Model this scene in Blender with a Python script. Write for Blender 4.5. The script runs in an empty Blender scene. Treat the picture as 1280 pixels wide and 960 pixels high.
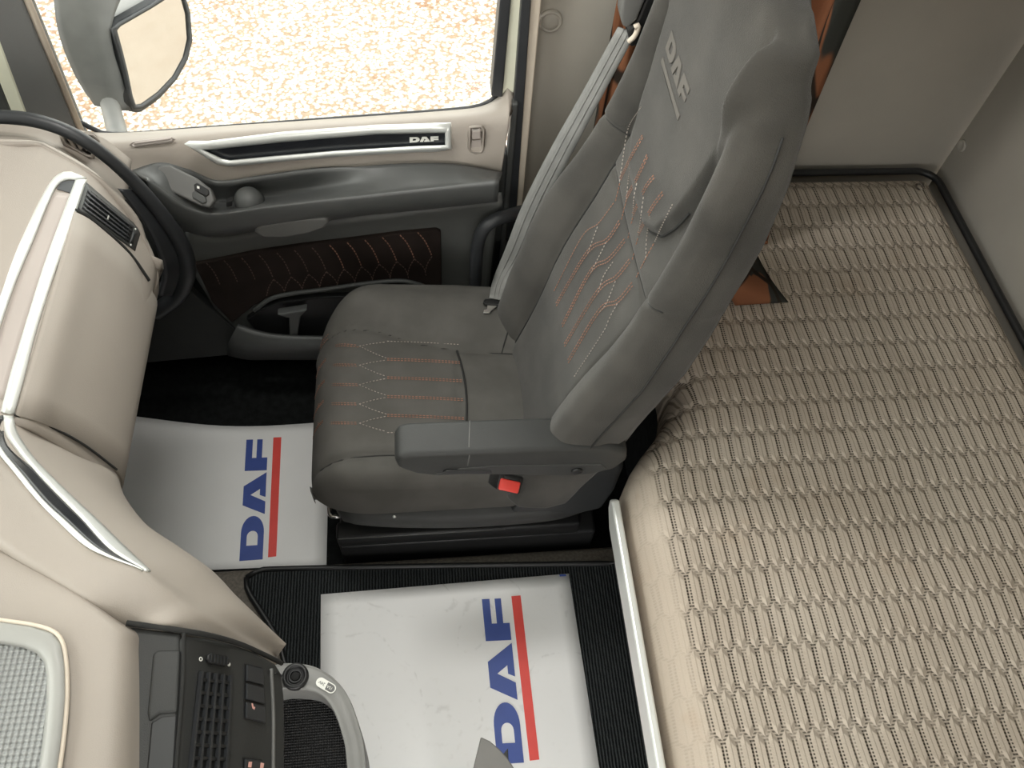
import bpy, bmesh, math, random
from mathutils import Vector, Matrix
from mathutils.geometry import tessellate_polygon
from mathutils.bvhtree import BVHTree
random.seed(7)
S = bpy.context.scene
COL = S.collection
V = Vector
# ------------------------------------------------------------------ camera
W, HH = 1280.0, 960.0
PPX, PPY = 640.0, 480.0
NAD = (565.0 - PPX, 1118.0 - PPY)        # vanishing point of verticals
YVP = (475.0 - PPX, -1084.0 - PPY)       # vanishing point of the cross-cab direction
F = math.sqrt(-(NAD[0]*YVP[0] + NAD[1]*YVP[1]))
d_ = V((NAD[0], NAD[1], F)).normalized(); y_ = V((YVP[0], YVP[1], F)).normalized(); x_ = d_.cross(y_)
RM = Matrix((x_, y_, -d_))               # camera (right, down, forward) -> world
CAM = V((0, 0, 1.75))
cd = bpy.data.cameras.new('camera'); cam = bpy.data.objects.new('camera', cd); COL.objects.link(cam)
cd.sensor_width = 36; cd.lens = F/W*36; cd.clip_start = 0.02
cr, cu, cb = RM @ V((1, 0, 0)), RM @ V((0, -1, 0)), RM @ V((0, 0, -1))
cam.matrix_world = Matrix(((cr.x, cu.x, cb.x, 0), (cr.y, cu.y, cb.y, 0), (cr.z, cu.z, cb.z, CAM.z), (0, 0, 0, 1)))
S.camera = cam
# ------------------------------------------------------------------ light
wd = bpy.data.worlds.new('sky'); S.world = wd; wd.use_nodes = True
bg = wd.node_tree.nodes['Background']; bg.inputs[0].default_value = (1.0, 0.985, 0.96, 1); bg.inputs[1].default_value = 5.0
def portal(name, loc, direction, sx, sy):
    l = bpy.data.lights.new(name, 'AREA'); l.shape = 'RECTANGLE'; l.size = sx; l.size_y = sy; l.cycles.is_portal = True
    o = bpy.data.objects.new(name, l); COL.objects.link(o); o.location = loc
    o.rotation_euler = V(direction).to_track_quat('-Z', 'Z').to_euler()
portal('portal_windscreen', (-1.12, 0.1, 1.43), (1, 0, 0), 2.2, 1.02)
portal('portal_window', (-0.25, 1.30, 1.25), (0, -1, 0), 1.1, 1.0)
portal('portal_driver_door', (-0.32, -1.03, .76), (0, 1, 0), .95, 1.55)
portal('portal_light_hatch', (.03, .19, 2.06), (0, 0, -1), .66, .82)
vs = S.view_settings
vs.view_transform = 'Standard'; vs.look = 'None'; vs.gamma = 1.0; vs.use_curve_mapping = False
vs.exposure = 0.0
# ------------------------------------------------------------------ pixel rays
def ray(px, py): return RM @ V((px - PPX, py - PPY, F))
def pz(px, py, z): r = ray(px, py); return CAM + r*((z - CAM.z)/r.z)
def pyy(px, py, y): r = ray(px, py); return CAM + r*(y/r.y)
def pxx(px, py, x): r = ray(px, py); return CAM + r*(x/r.x)
def ppl(px, py, p0, n): r = ray(px, py); return CAM + r*((p0 - CAM).dot(n)/r.dot(n))
# ------------------------------------------------------------------ materials
MATS = {}
def lin(c): return tuple((v/12.92 if v <= .04045 else ((v+.055)/1.055)**2.4) for v in c)
def mat(name, col, rough=.6, metal=0.0, var=.08, vscale=30.0, bump=0.0, bscale=200.0, spec=.5, col2=None, emis=None, sheen=0):
    if name in MATS: return MATS[name]
    m = bpy.data.materials.new(name); m.use_nodes = True; nt = m.node_tree; b = nt.nodes['Principled BSDF']
    b.inputs['Roughness'].default_value = rough; b.inputs['Metallic'].default_value = metal
    b.inputs['Specular IOR Level'].default_value = spec
    if sheen: b.inputs['Sheen Weight'].default_value = sheen
    tc = nt.nodes.new('ShaderNodeTexCoord')
    n = nt.nodes.new('ShaderNodeTexNoise'); n.inputs['Scale'].default_value = vscale; n.inputs['Detail'].default_value = 4
    nt.links.new(tc.outputs['Object'], n.inputs['Vector'])
    r = nt.nodes.new('ShaderNodeValToRGB'); r.color_ramp.elements[0].position = .35; r.color_ramp.elements[1].position = .68
    c2 = col2 or tuple(min(1, v*(1+var)) for v in col); c1 = tuple(v*(1-var) for v in col) if not col2 else col
    r.color_ramp.elements[0].color = (*c1, 1); r.color_ramp.elements[1].color = (*c2, 1)
    nt.links.new(n.outputs['Fac'], r.inputs[0]); nt.links.new(r.outputs[0], b.inputs['Base Color'])
    if bump:
        n2 = nt.nodes.new('ShaderNodeTexNoise'); n2.inputs['Scale'].default_value = bscale; n2.inputs['Detail'].default_value = 2
        nt.links.new(tc.outputs['Object'], n2.inputs['Vector'])
        bp = nt.nodes.new('ShaderNodeBump'); bp.inputs['Strength'].default_value = bump; bp.inputs['Distance'].default_value = .002
        nt.links.new(n2.outputs['Fac'], bp.inputs['Height']); nt.links.new(bp.outputs[0], b.inputs['Normal'])
    MATS[name] = m; return m
BEIGE = mat('beige_plastic', (.355, .315, .275), .55, var=.03, vscale=6, bump=.15, bscale=900)
BEIGE2 = mat('beige_grey_inlay', (.42, .37, .34), .45, var=.02, vscale=8)
SILVER = mat('silver_trim', (.80, .82, .79), .32, metal=.35, var=.03, vscale=12)
CHAR = mat('charcoal_plastic', (.065, .068, .066), .5, var=.06, vscale=15, bump=.25, bscale=900)
FASC = mat('fascia_grey', (.030, .031, .030), .6, var=.05, vscale=15, bump=.2, bscale=900)
GREYP = mat('mid_grey_plastic', (.13, .13, .125), .5, var=.05, vscale=15, bump=.2, bscale=900)
LGREY = mat('light_grey_plastic', (.33, .33, .31), .45, var=.04, vscale=10)
BLACK = mat('black_plastic', (.012, .0125, .013), .45, var=.1)
GLOSSB = mat('gloss_black_inlay', (.018, .020, .024), .22, var=.1)
RUBBER = mat('black_rubber', (.03, .032, .035), .42, var=.1)
DARKC = mat('footwell_carpet', (.010, .011, .011), .95, var=.3, vscale=60, bump=.6, bscale=500, spec=.1)
VINYL = mat('vinyl_floor', (.13, .115, .095), .7, var=.25, vscale=160, bump=.4, bscale=500)
WALLG = mat('sleeper_wall_panel', (.34, .32, .28), .75, vscale=5, col2=(.38, .355, .31), bump=.1, bscale=300)
CREAM = mat('cream_body_paint', (.72, .72, .58), .3, var=.02)
CREAM2 = mat('cream_edge_trim', (.66, .58, .48), .5, var=.03)
CEIL = mat('headliner', (.62, .60, .56), .9, var=.03)
PAPER = mat('white_paper', (.86, .86, .85), .55, var=.02, vscale=7, bump=.15, bscale=14)
BLUE = mat('print_blue', (.045, .085, .33), .5, var=.05)
RED = mat('print_red', (.80, .075, .06), .5, var=.04)
STITO = mat('orange_thread', (.30, .145, .095), .8, var=.2)
STITW = mat('pale_thread', (.36, .31, .27), .8, var=.2)
STITD = mat('dim_thread', (.12, .075, .06), .8, var=.2)
SEAM = mat('dark_seam', (.018, .018, .017), .9, var=.1)
STEEL = mat('steel', (.62, .62, .60), .28, metal=1.0, var=.05)
BUCK = mat('buckle_red', (.75, .06, .045), .4, var=.05)
WHITEP = mat('white_print', (.85, .85, .80), .5, var=.02)
PINK = mat('icon_print', (.75, .42, .36), .5, var=.02)
LOGOG = mat('embossed_logo_grey', (.11, .102, .092), .8, var=.05)
STRAPM = mat('belt_webbing', (.22, .22, .21), .7, var=.08, vscale=30, bump=.3, bscale=600)
SEATP = mat('seat_plastic', (.026, .027, .026), .55, var=.06, bump=.25, bscale=900)
FAB = mat('seat_fabric', (.038, .036, .032), .95, vscale=9, col2=(.066, .062, .055), bump=.5, bscale=900, spec=.2, sheen=.15)
FAB2 = mat('seat_insert_fabric', (.082, .079, .072), .92, vscale=14, col2=(.105, .101, .093), bump=.35, bscale=1200, spec=.2)
DOORF = mat('door_fabric', (.022, .016, .014), .95, vscale=14, col2=(.032, .024, .021), bump=.4, bscale=900, spec=.1)

def nodes_of(name):
    m = bpy.data.materials.new(name); m.use_nodes = True; nt = m.node_tree; MATS[name] = m
    return m, nt, nt.nodes['Principled BSDF']
class NB:
    def __init__(s, nt): s.nt = nt
    def m(s, op, a, b=None, c=None, clamp=False):
        n = s.nt.nodes.new('ShaderNodeMath'); n.operation = op; n.use_clamp = clamp
        for i, v in enumerate((a, b, c)):
            if v is None: continue
            if isinstance(v, (int, float)): n.inputs[i].default_value = v
            else: s.nt.links.new(v, n.inputs[i])
        return n.outputs[0]
    def ss(s, v, a, b):
        n = s.nt.nodes.new('ShaderNodeMapRange'); n.interpolation_type = 'SMOOTHSTEP'
        s.nt.links.new(v, n.inputs[0]); n.inputs[1].default_value = a; n.inputs[2].default_value = b
        n.inputs[3].default_value = 0; n.inputs[4].default_value = 1; return n.outputs[0]
    def mix(s, f, a, b):
        n = s.nt.nodes.new('ShaderNodeMix'); n.data_type = 'RGBA'
        if isinstance(f, (int, float)): n.inputs[0].default_value = f
        else: s.nt.links.new(f, n.inputs[0])
        for i, v in ((6, a), (7, b)):
            if isinstance(v, tuple): n.inputs[i].default_value = (*v, 1)
            else: s.nt.links.new(v, n.inputs[i])
        return n.outputs[2]
    def noise(s, vec, sc, det=3):
        n = s.nt.nodes.new('ShaderNodeTexNoise'); n.inputs['Scale'].default_value = sc; n.inputs['Detail'].default_value = det
        s.nt.links.new(vec, n.inputs['Vector']); return n.outputs['Fac']
def mattress_mat():
    m, nt, b = nodes_of('mattress_fabric'); B = NB(nt)
    tc = nt.nodes.new('ShaderNodeTexCoord'); o = tc.outputs['Object']
    sx = nt.nodes.new('ShaderNodeSeparateXYZ'); nt.links.new(o, sx.inputs[0])
    PX_, PY_, h1, h2 = .0205, .0585, .39, .61
    wob = B.noise(o, 5, 1)
    u = B.m('ADD', B.m('DIVIDE', sx.outputs[0], PX_), B.m('MULTIPLY', wob, .8)); v = B.m('DIVIDE', sx.outputs[1], PY_)
    def lat(ou, ov):
        du = B.m('ABSOLUTE', B.m('SUBTRACT', B.m('FRACT', B.m('ADD', u, ou+.5)), .5))
        dv = B.m('MULTIPLY', B.m('ABSOLUTE', B.m('SUBTRACT', B.m('FRACT', B.m('ADD', B.m('MULTIPLY', v, .5), ov*.5+.5)), .5)), 2.0)
        a = B.m('MULTIPLY', du, 2.0)
        c = B.m('DIVIDE', B.m('ADD', dv, B.m('MULTIPLY', a, h2-h1)), h2)
        return a, c, B.m('MAXIMUM', a, c)
    aA, cA, dA = lat(0, 0); aB, cB, dB = lat(.5, 1.0)
    sel = B.m('LESS_THAN', dA, dB); isel = B.m('SUBTRACT', 1.0, sel)
    a_ = B.m('ADD', B.m('MULTIPLY', aA, sel), B.m('MULTIPLY', aB, isel)); c_ = B.m('ADD', B.m('MULTIPLY', cA, sel), B.m('MULTIPLY', cB, isel))
    d = B.m('MINIMUM', dA, dB)
    edge = B.ss(d, .60, .95)
    ga = B.m('MULTIPLY', B.ss(a_, .58, .70), B.m('SUBTRACT', 1.0, B.m('MULTIPLY', B.ss(a_, .84, .94), .85)))
    mid_ = B.m('MULTIPLY', B.m('SUBTRACT', 1.0, B.ss(a_, .0, .13)), B.m('SUBTRACT', 1.0, B.ss(c_, .80, .92)))
    gc = B.m('MULTIPLY', B.ss(c_, .88, .95), .85)
    groove = B.m('MAXIMUM', ga, gc)
    dots = B.ss(B.m('SINE', B.m('MULTIPLY', sx.outputs[1], 2*math.pi/.0046)), -.6, .4)
    dots2 = B.m('ADD', B.m('MULTIPLY', dots, .75), .25)
    alt = B.m('ADD', .62, B.m('MULTIPLY', .38, B.ss(B.m('SINE', B.m('MULTIPLY', u, math.pi)), -.3, .3)))
    dark = B.m('MAXIMUM', B.m('MULTIPLY', B.m('MULTIPLY', groove, dots2), alt), B.m('MULTIPLY', mid_, .42))
    big = B.noise(o, 4, 4)
    base = B.mix(B.ss(big, .35, .7), (.50, .43, .355), (.58, .51, .43))
    fine = B.noise(o, 500, 2)
    base = B.mix(B.m('MULTIPLY', fine, .25), base, (.34, .28, .22))
    st = B.m('MULTIPLY', B.ss(B.noise(o, 9, 3), .60, .78), .5)
    base = B.mix(st, base, (.40, .29, .20))
    # the plain border strip along the front edge has no cells
    front = B.ss(sx.outputs[0], .345, .368)
    dk = B.m('MULTIPLY', dark, B.m('ADD', .14, B.m('MULTIPLY', front, .80)))
    col = B.mix(dk, base, (.035, .028, .022))
    nt.links.new(col, b.inputs['Base Color']); b.inputs['Roughness'].default_value = .95; b.inputs['Specular IOR Level'].default_value = .15
    bp = nt.nodes.new('ShaderNodeBump'); bp.inputs['Strength'].default_value = .8; bp.inputs['Distance'].default_value = .004
    h = B.m('SUBTRACT', B.m('MULTIPLY', fine, .15), B.m('MULTIPLY', edge, B.m('ADD', .15, B.m('MULTIPLY', front, .85))))
    nt.links.new(h, bp.inputs['Height']); nt.links.new(bp.outputs[0], b.inputs['Normal'])
    return m
MATTR = mattress_mat()
def scuffed_paper():
    m, nt, b = nodes_of('scuffed_paper'); B = NB(nt)
    tc = nt.nodes.new('ShaderNodeTexCoord'); o = tc.outputs['Object']
    n1 = B.noise(o, 5, 2); n2 = B.noise(o, 60, 4)
    w = B.m('ABSOLUTE', B.m('SUBTRACT', B.noise(o, 7, 1), .5))
    line = B.m('MULTIPLY', B.m('SUBTRACT', 1.0, B.ss(w, .003, .012)), B.ss(n2, .45, .62))
    sm = B.m('MULTIPLY', B.ss(n2, .55, .75), B.ss(n1, .5, .7))
    c = B.mix(B.m('MULTIPLY', line, .22), (.86, .86, .85), (.45, .44, .42)); c = B.mix(B.m('MULTIPLY', sm, .16), c, (.5, .47, .43))
    nt.links.new(c, b.inputs['Base Color']); b.inputs['Roughness'].default_value = .5; return m
PAPER2 = scuffed_paper()
def carpet_mat():
    m, nt, b = nodes_of('ribbed_carpet'); B = NB(nt)
    tc = nt.nodes.new('ShaderNodeTexCoord'); o = tc.outputs['Object']
    sx = nt.nodes.new('ShaderNodeSeparateXYZ'); nt.links.new(o, sx.inputs[0])
    n = B.noise(o, 120, 3); n2 = B.noise(o, 400, 2)
    w = B.m('SINE', B.m('ADD', B.m('MULTIPLY', sx.outputs[0], 2*math.pi/.0062), B.m('MULTIPLY', n, 2.5)))
    h = B.m('ADD', B.m('MULTIPLY', w, .5), B.m('MULTIPLY', n2, .8))
    col = B.mix(B.ss(h, -.2, 1.1), (.006, .007, .0075), (.055, .062, .064))
    nt.links.new(col, b.inputs['Base Color']); b.inputs['Roughness'].default_value = .95; b.inputs['Specular IOR Level'].default_value = .15
    bp = nt.nodes.new('ShaderNodeBump'); bp.inputs['Strength'].default_value = 1; bp.inputs['Distance'].default_value = .003
    nt.links.new(h, bp.inputs['Height']); nt.links.new(bp.outputs[0], b.inputs['Normal']); return m
CARPET = carpet_mat()
def curtain_mat():
    m, nt, b = nodes_of('curtain_print'); B = NB(nt)
    tc = nt.nodes.new('ShaderNodeTexCoord'); o = tc.outputs['UV']
    mp = nt.nodes.new('ShaderNodeMapping'); nt.links.new(o, mp.inputs[0]); mp.inputs['Scale'].default_value = (1, .55, 1)
    n = B.noise(mp.outputs[0], 5.5, 2)
    vn = nt.nodes.new('ShaderNodeTexVoronoi'); vn.feature = 'DISTANCE_TO_EDGE'; vn.inputs['Scale'].default_value = 5
    nt.links.new(mp.outputs[0], vn.inputs['Vector'])
    fine = B.noise(o, 300, 2)
    c = B.mix(B.ss(n, .44, .47), (.030, .034, .031), (.22, .09, .045))
    c = B.mix(B.ss(n, .60, .62), c, (.30, .14, .08))
    ln = B.m('SUBTRACT', 1.0, B.ss(vn.outputs['Distance'], .02, .05))
    c = B.mix(ln, c, (.02, .016, .013))
    c = B.mix(B.m('MULTIPLY', fine, .25), c, (.05, .03, .02))
    nt.links.new(c, b.inputs['Base Color']); b.inputs['Roughness'].default_value = .95; b.inputs['Specular IOR Level'].default_value = .1
    return m
CURT = curtain_mat()
def gravel_mat():
    m, nt, b = nodes_of('gravel'); B = NB(nt)
    tc = nt.nodes.new('ShaderNodeTexCoord'); o = tc.outputs['Object']
    vo = nt.nodes.new('ShaderNodeTexVoronoi'); vo.inputs['Scale'].default_value = 40; nt.links.new(o, vo.inputs['Vector'])
    sp = nt.nodes.new('ShaderNodeSeparateColor'); nt.links.new(vo.outputs['Color'], sp.inputs[0])
    n = B.noise(o, 1.2, 3)
    c = B.mix(sp.outputs[0], (.46, .42, .36), (.68, .63, .56))
    c = B.mix(B.ss(vo.outputs['Distance'], .35, .75), c, (.26, .19, .13))
    lf = B.m('MULTIPLY', B.ss(sp.outputs[1], .80, .84), B.ss(n, .40, .60))
    c = B.mix(lf, c, (.25, .15, .09))
    nt.links.new(c, b.inputs['Base Color']); b.inputs['Roughness'].default_value = .95
    bp = nt.nodes.new('ShaderNodeBump'); bp.inputs['Strength'].default_value = .8; bp.inputs['Distance'].default_value = .03
    nt.links.new(B.m('SUBTRACT', 1.0, vo.outputs['Distance']), bp.inputs['Height']); nt.links.new(bp.outputs[0], b.inputs['Normal']); return m
GRAVEL = gravel_mat()
def glass_mat():
    m = bpy.data.materials.new('window_glass'); m.use_nodes = True; nt = m.node_tree; nt.nodes.clear()
    out = nt.nodes.new('ShaderNodeOutputMaterial'); mx = nt.nodes.new('ShaderNodeMixShader')
    t = nt.nodes.new('ShaderNodeBsdfTransparent'); t.inputs[0].default_value = (.93, .95, .93, 1)
    g = nt.nodes.new('ShaderNodeBsdfGlossy'); g.inputs['Roughness'].default_value = .02
    fr = nt.nodes.new('ShaderNodeFresnel'); fr.inputs[0].default_value = 1.25
    nt.links.new(fr.outputs[0], mx.inputs[0]); nt.links.new(t.outputs[0], mx.inputs[1]); nt.links.new(g.outputs[0], mx.inputs[2])
    nt.links.new(mx.outputs[0], out.inputs[0]); MATS['glass'] = m; return m
GLASS = glass_mat()
MIRR = mat('mirror_glass', (.60, .58, .55), .05, metal=1.0, var=.01)
def pyramids_mat(name, c1, c2, sc, strength):
    m, nt, b = nodes_of(name); B = NB(nt)
    tc = nt.nodes.new('ShaderNodeTexCoord'); sx = nt.nodes.new('ShaderNodeSeparateXYZ'); nt.links.new(tc.outputs['Object'], sx.inputs[0])
    a = B.m('SINE', B.m('MULTIPLY', B.m('ADD', sx.outputs[0], sx.outputs[1]), 2*math.pi/sc))
    c = B.m('SINE', B.m('MULTIPLY', B.m('SUBTRACT', sx.outputs[0], sx.outputs[1]), 2*math.pi/sc))
    h = B.m('MULTIPLY', a, c)
    nt.links.new(B.mix(B.ss(h, -.6, .8), c1, c2), b.inputs['Base Color']); b.inputs['Roughness'].default_value = .5
    bp = nt.nodes.new('ShaderNodeBump'); bp.inputs['Strength'].default_value = strength; bp.inputs['Distance'].default_value = .003
    nt.links.new(h, bp.inputs['Height']); nt.links.new(bp.outputs[0], b.inputs['Normal']); return m
TRAYTEX = pyramids_mat('tray_rubber_studs', (.28, .29, .285), (.36, .37, .36), .011, .8)
MESHTEX = pyramids_mat('black_net', (.006, .006, .006), (.035, .035, .035), .007, 1.0)
# ------------------------------------------------------------------ object helpers
def tag(o, label=None, cat=None, group=None, kind=None):
    if label: o['label'] = label
    if cat: o['category'] = cat
    if group: o['group'] = group
    if kind: o['kind'] = kind
    return o
def empty(name, loc=(0, 0, 0)):
    o = bpy.data.objects.new(name, None); COL.objects.link(o); o.location = loc; o.empty_display_size = .05; return o
def link(name, me, m, parent=None, smooth=True):
    o = bpy.data.objects.new(name, me); COL.objects.link(o)
    if m: me.materials.append(m)
    if parent:
        o.parent = parent
        p = V((0, 0, 0)); q = parent
        while q: p += q.location; q = q.parent
        o.location = -p            # parents carry no rotation or scale: mesh data stay in cab coordinates
    for f in me.polygons: f.use_smooth = smooth
    return o
def frombm(name, bm, m, parent=None, smooth=True):
    me = bpy.data.meshes.new(name); bm.to_mesh(me); bm.free(); return link(name, me, m, parent, smooth)
def bev(o, w, seg=3, ang=35):
    b = o.modifiers.new('bevel', 'BEVEL'); b.width = w; b.segments = seg; b.limit_method = 'ANGLE'; b.angle_limit = math.radians(ang)
    b.harden_normals = False
    return o
def cat(pts, n):
    pts = [V(p) for p in pts]
    if len(pts) == 2: return [pts[0].lerp(pts[1], i/(n-1)) for i in range(n)]
    P = [2*pts[0]-pts[1]] + pts + [2*pts[-1]-pts[-2]]
    out = []; m = len(pts)-1; dense = []
    for k in range(m):
        p0, p1, p2, p3 = P[k:k+4]
        for i in range(12):
            t = i/12; dense.append(.5*((2*p1)+(p2-p0)*t+(2*p0-5*p1+4*p2-p3)*t*t+(3*p1-p0-3*p2+p3)*t**3))
    dense.append(pts[-1])
    L = [0]
    for a, b in zip(dense, dense[1:]): L.append(L[-1]+(b-a).length)
    j = 0
    for i in range(n):
        s = L[-1]*i/(n-1)
        while j < len(L)-2 and L[j+1] < s: j += 1
        dl = L[j+1]-L[j]; out.append(dense[j].lerp(dense[j+1], 0 if dl < 1e-9 else min(1, (s-L[j])/dl)))
    return out
def catu(pts, n):
    """Catmull-Rom sampled evenly in the control index, so that stations of neighbouring rails stay matched"""
    pts = [V(p) for p in pts]; P = [2*pts[0]-pts[1]] + pts + [2*pts[-1]-pts[-2]]; m = len(pts)-1; out = []
    for i in range(n):
        s = m*i/(n-1); k = min(m-1, int(s)); t = s-k; p0, p1, p2, p3 = P[k:k+4]
        out.append(.5*((2*p1)+(p2-p0)*t+(2*p0-5*p1+4*p2-p3)*t*t+(3*p1-p0-3*p2+p3)*t**3))
    return out
def gridmesh(name, G, m, parent=None, thick=0, face=None, smooth=True, closev=False):
    bm = bmesh.new(); R = [[bm.verts.new(p) for p in row] for row in G]
    nc = len(R[0])
    for a, b in zip(R, R[1:]):
        for j in range(nc if closev else nc-1):
            k = (j+1) % nc
            try: bm.faces.new((a[j], a[k], b[k], b[j]))
            except ValueError: pass
    bm.normal_update()
    s = 0
    for f in bm.faces:
        c = f.calc_center_median(); s += f.normal.dot((V(face) if face else CAM-c).normalized())*f.calc_area()
    if s < 0: bmesh.ops.reverse_faces(bm, faces=bm.faces[:])
    uv = bm.loops.layers.uv.new('UVMap')
    o = frombm(name, bm, m, parent, smooth)
    if thick:
        md = o.modifiers.new('solid', 'SOLIDIFY'); md.thickness = thick; md.offset = -1
    return o
def bvh_of(G):
    nr, nc = len(G), len(G[0]); vs_ = [p for r in G for p in r]
    return BVHTree.FromPolygons(vs_, [(i*nc+j, i*nc+j+1, (i+1)*nc+j+1, (i+1)*nc+j) for i in range(nr-1) for j in range(nc-1)])
def hit(bv, px, py, lift, zf=.9):
    r = ray(px, py).normalized(); h = bv.ray_cast(CAM, r)
    p = h[0] if h[0] else pz(px, py, zf)
    return p - r*lift
def loft(name, rails, m, parent=None, n=32, k=None, thick=.008, matched=False, face=None):
    fn = catu if matched else cat
    R = [fn(r, n) for r in rails]
    if k:
        C = [catu([r[i] for r in R], k) for i in range(n)]
        R = [[C[i][j] for i in range(n)] for j in range(k)]
    return gridmesh(name, R, m, parent, thick, face)
def prism(name, pts, vec, m, parent=None, bevel=0, seg=2, smooth=False):
    """closed outline pts (3D) swept by vec"""
    pts = [V(p) for p in pts]; vec = V(vec); bm = bmesh.new(); n = len(pts)
    a = [bm.verts.new(p) for p in pts]; b = [bm.verts.new(p+vec) for p in pts]
    for tri in tessellate_polygon([pts]):
        bm.faces.new([a[i] for i in tri]); bm.faces.new([b[i] for i in reversed(tri)])
    for i in range(n):
        j = (i+1) % n; bm.faces.new((a[i], b[i], b[j], a[j]))
    bmesh.ops.recalc_face_normals(bm, faces=bm.faces[:])
    bmesh.ops.dissolve_limit(bm, angle_limit=.001, verts=bm.verts[:], edges=bm.edges[:])
    o = frombm(name, bm, m, parent, smooth)
    if bevel: bev(o, bevel, seg)
    return o
def rbox(name, lo, hi, m, parent=None, bevel=.005, seg=3, mtx=None):
    bm = bmesh.new(); bmesh.ops.create_cube(bm, size=1)
    lo, hi = V(lo), V(hi)
    for v in bm.verts: v.co = V([lo[i]+(v.co[i]+.5)*(hi[i]-lo[i]) for i in range(3)])
    if mtx: bm.transform(mtx)
    o = frombm(name, bm, m, parent, smooth=bool(bevel))
    if bevel: bev(o, bevel, seg)
    return o
def tube(name, pts, r, m, parent=None, n=40, sides=12, raw=False, closed=False):
    P = [V(p) for p in pts] if raw else cat(pts, n); bm = bmesh.new(); rings = []; N = len(P)
    up = V((0, 0, 1)); prev = None
    for i, p in enumerate(P):
        t = (P[(i+1) % N if closed else min(N-1, i+1)]-P[(i-1) % N if closed else max(0, i-1)]).normalized()
        if prev is None:
            a = t.cross(up)
            if a.length < .1: a = t.cross(V((1, 0, 0)))
            a.normalize()
        else: a = (prev - t*prev.dot(t)).normalized()
        prev = a; b = t.cross(a)
        rr = r(i/(N-1)) if callable(r) else r
        rings.append([bm.verts.new(p+(a*math.cos(q)+b*math.sin(q))*rr) for q in [2*math.pi*k/sides for k in range(sides)]])
    for i in range(N if closed else N-1):
        A, B = rings[i], rings[(i+1) % N]
        for k in range(sides): bm.faces.new((A[k], A[(k+1) % sides], B[(k+1) % sides], B[k]))
    if not closed:
        bm.faces.new(list(reversed(rings[0]))); bm.faces.new(rings[-1])
    bmesh.ops.recalc_face_normals(bm, faces=bm.faces[:])
    return frombm(name, bm, m, parent)
def lathe(name, prof, centre, axis, m, parent=None, seg=28):
    """prof: (radius, height along axis)"""
    axis = V(axis).normalized(); q = axis.to_track_quat('Z', 'Y'); bm = bmesh.new(); R = []
    for r, h in prof:
        R.append([bm.verts.new(V(centre)+q @ V((r*math.cos(a), r*math.sin(a), h))) for a in [2*math.pi*k/seg for k in range(seg)]])
    for A, B in zip(R, R[1:]):
        for k in range(seg): bm.faces.new((A[k], A[(k+1) % seg], B[(k+1) % seg], B[k]))
    bm.faces.new(list(reversed(R[0]))); bm.faces.new(R[-1])
    bmesh.ops.recalc_face_normals(bm, faces=bm.faces[:])
    o = frombm(name, bm, m, parent); bev(o, .0008, 1, 50); return o
def ribbon(name, A, B, m, parent=None, thick=.004, n=30, dome=0.0, k=5):
    A, B = cat(A, n), cat(B, n); G = []
    for j in range(k):
        t = j/(k-1); row = []
        for a, b in zip(A, B):
            p = a.lerp(b, t); row.append(p+(CAM-p).normalized()*dome*math.sin(math.pi*t))
        G.append(row)
    return gridmesh(name, G, m, parent, thick)
def dashes(name, lines, m, parent, dash=.005, gap=.003, w=.0016, h=.001):
    bm = bmesh.new()
    for L in lines:
        L = [V(p) for p in L]; seg = []
        tot = sum((b-a).length for a, b in zip(L, L[1:])); n = max(4, int(tot/.0025)); P = cat(L, n) if len(L) < 12 else L
        acc = 0; cur = None
        cum = [0]
        for a, b in zip(P, P[1:]): cum.append(cum[-1]+(b-a).length)
        def at(s):
            for i in range(len(P)-1):
                if cum[i+1] >= s: return P[i].lerp(P[i+1], (s-cum[i])/max(1e-9, cum[i+1]-cum[i]))
            return P[-1]
        s = 0
        while s+dash <= cum[-1]:
            a, b = at(s), at(s+dash); s += dash+gap
            t = (b-a)
            if t.length < 1e-6: continue
            t.normalize(); nn = (CAM-a).normalized(); sd_ = t.cross(nn).normalized()*w/2; up = nn*h
            v = [bm.verts.new(q) for q in (a-sd_, a+sd_, b+sd_, b-sd_, a-sd_*.6+up, a+sd_*.6+up, b+sd_*.6+up, b-sd_*.6+up)]
            for f in ((4, 5, 6, 7), (0, 1, 5, 4), (1, 2, 6, 5), (2, 3, 7, 6), (3, 0, 4, 7)): bm.faces.new([v[i] for i in f])
    bmesh.ops.recalc_face_normals(bm, faces=bm.faces[:])
    return tag(frombm(name, bm, m, parent, smooth=False), kind='stuff')
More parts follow.
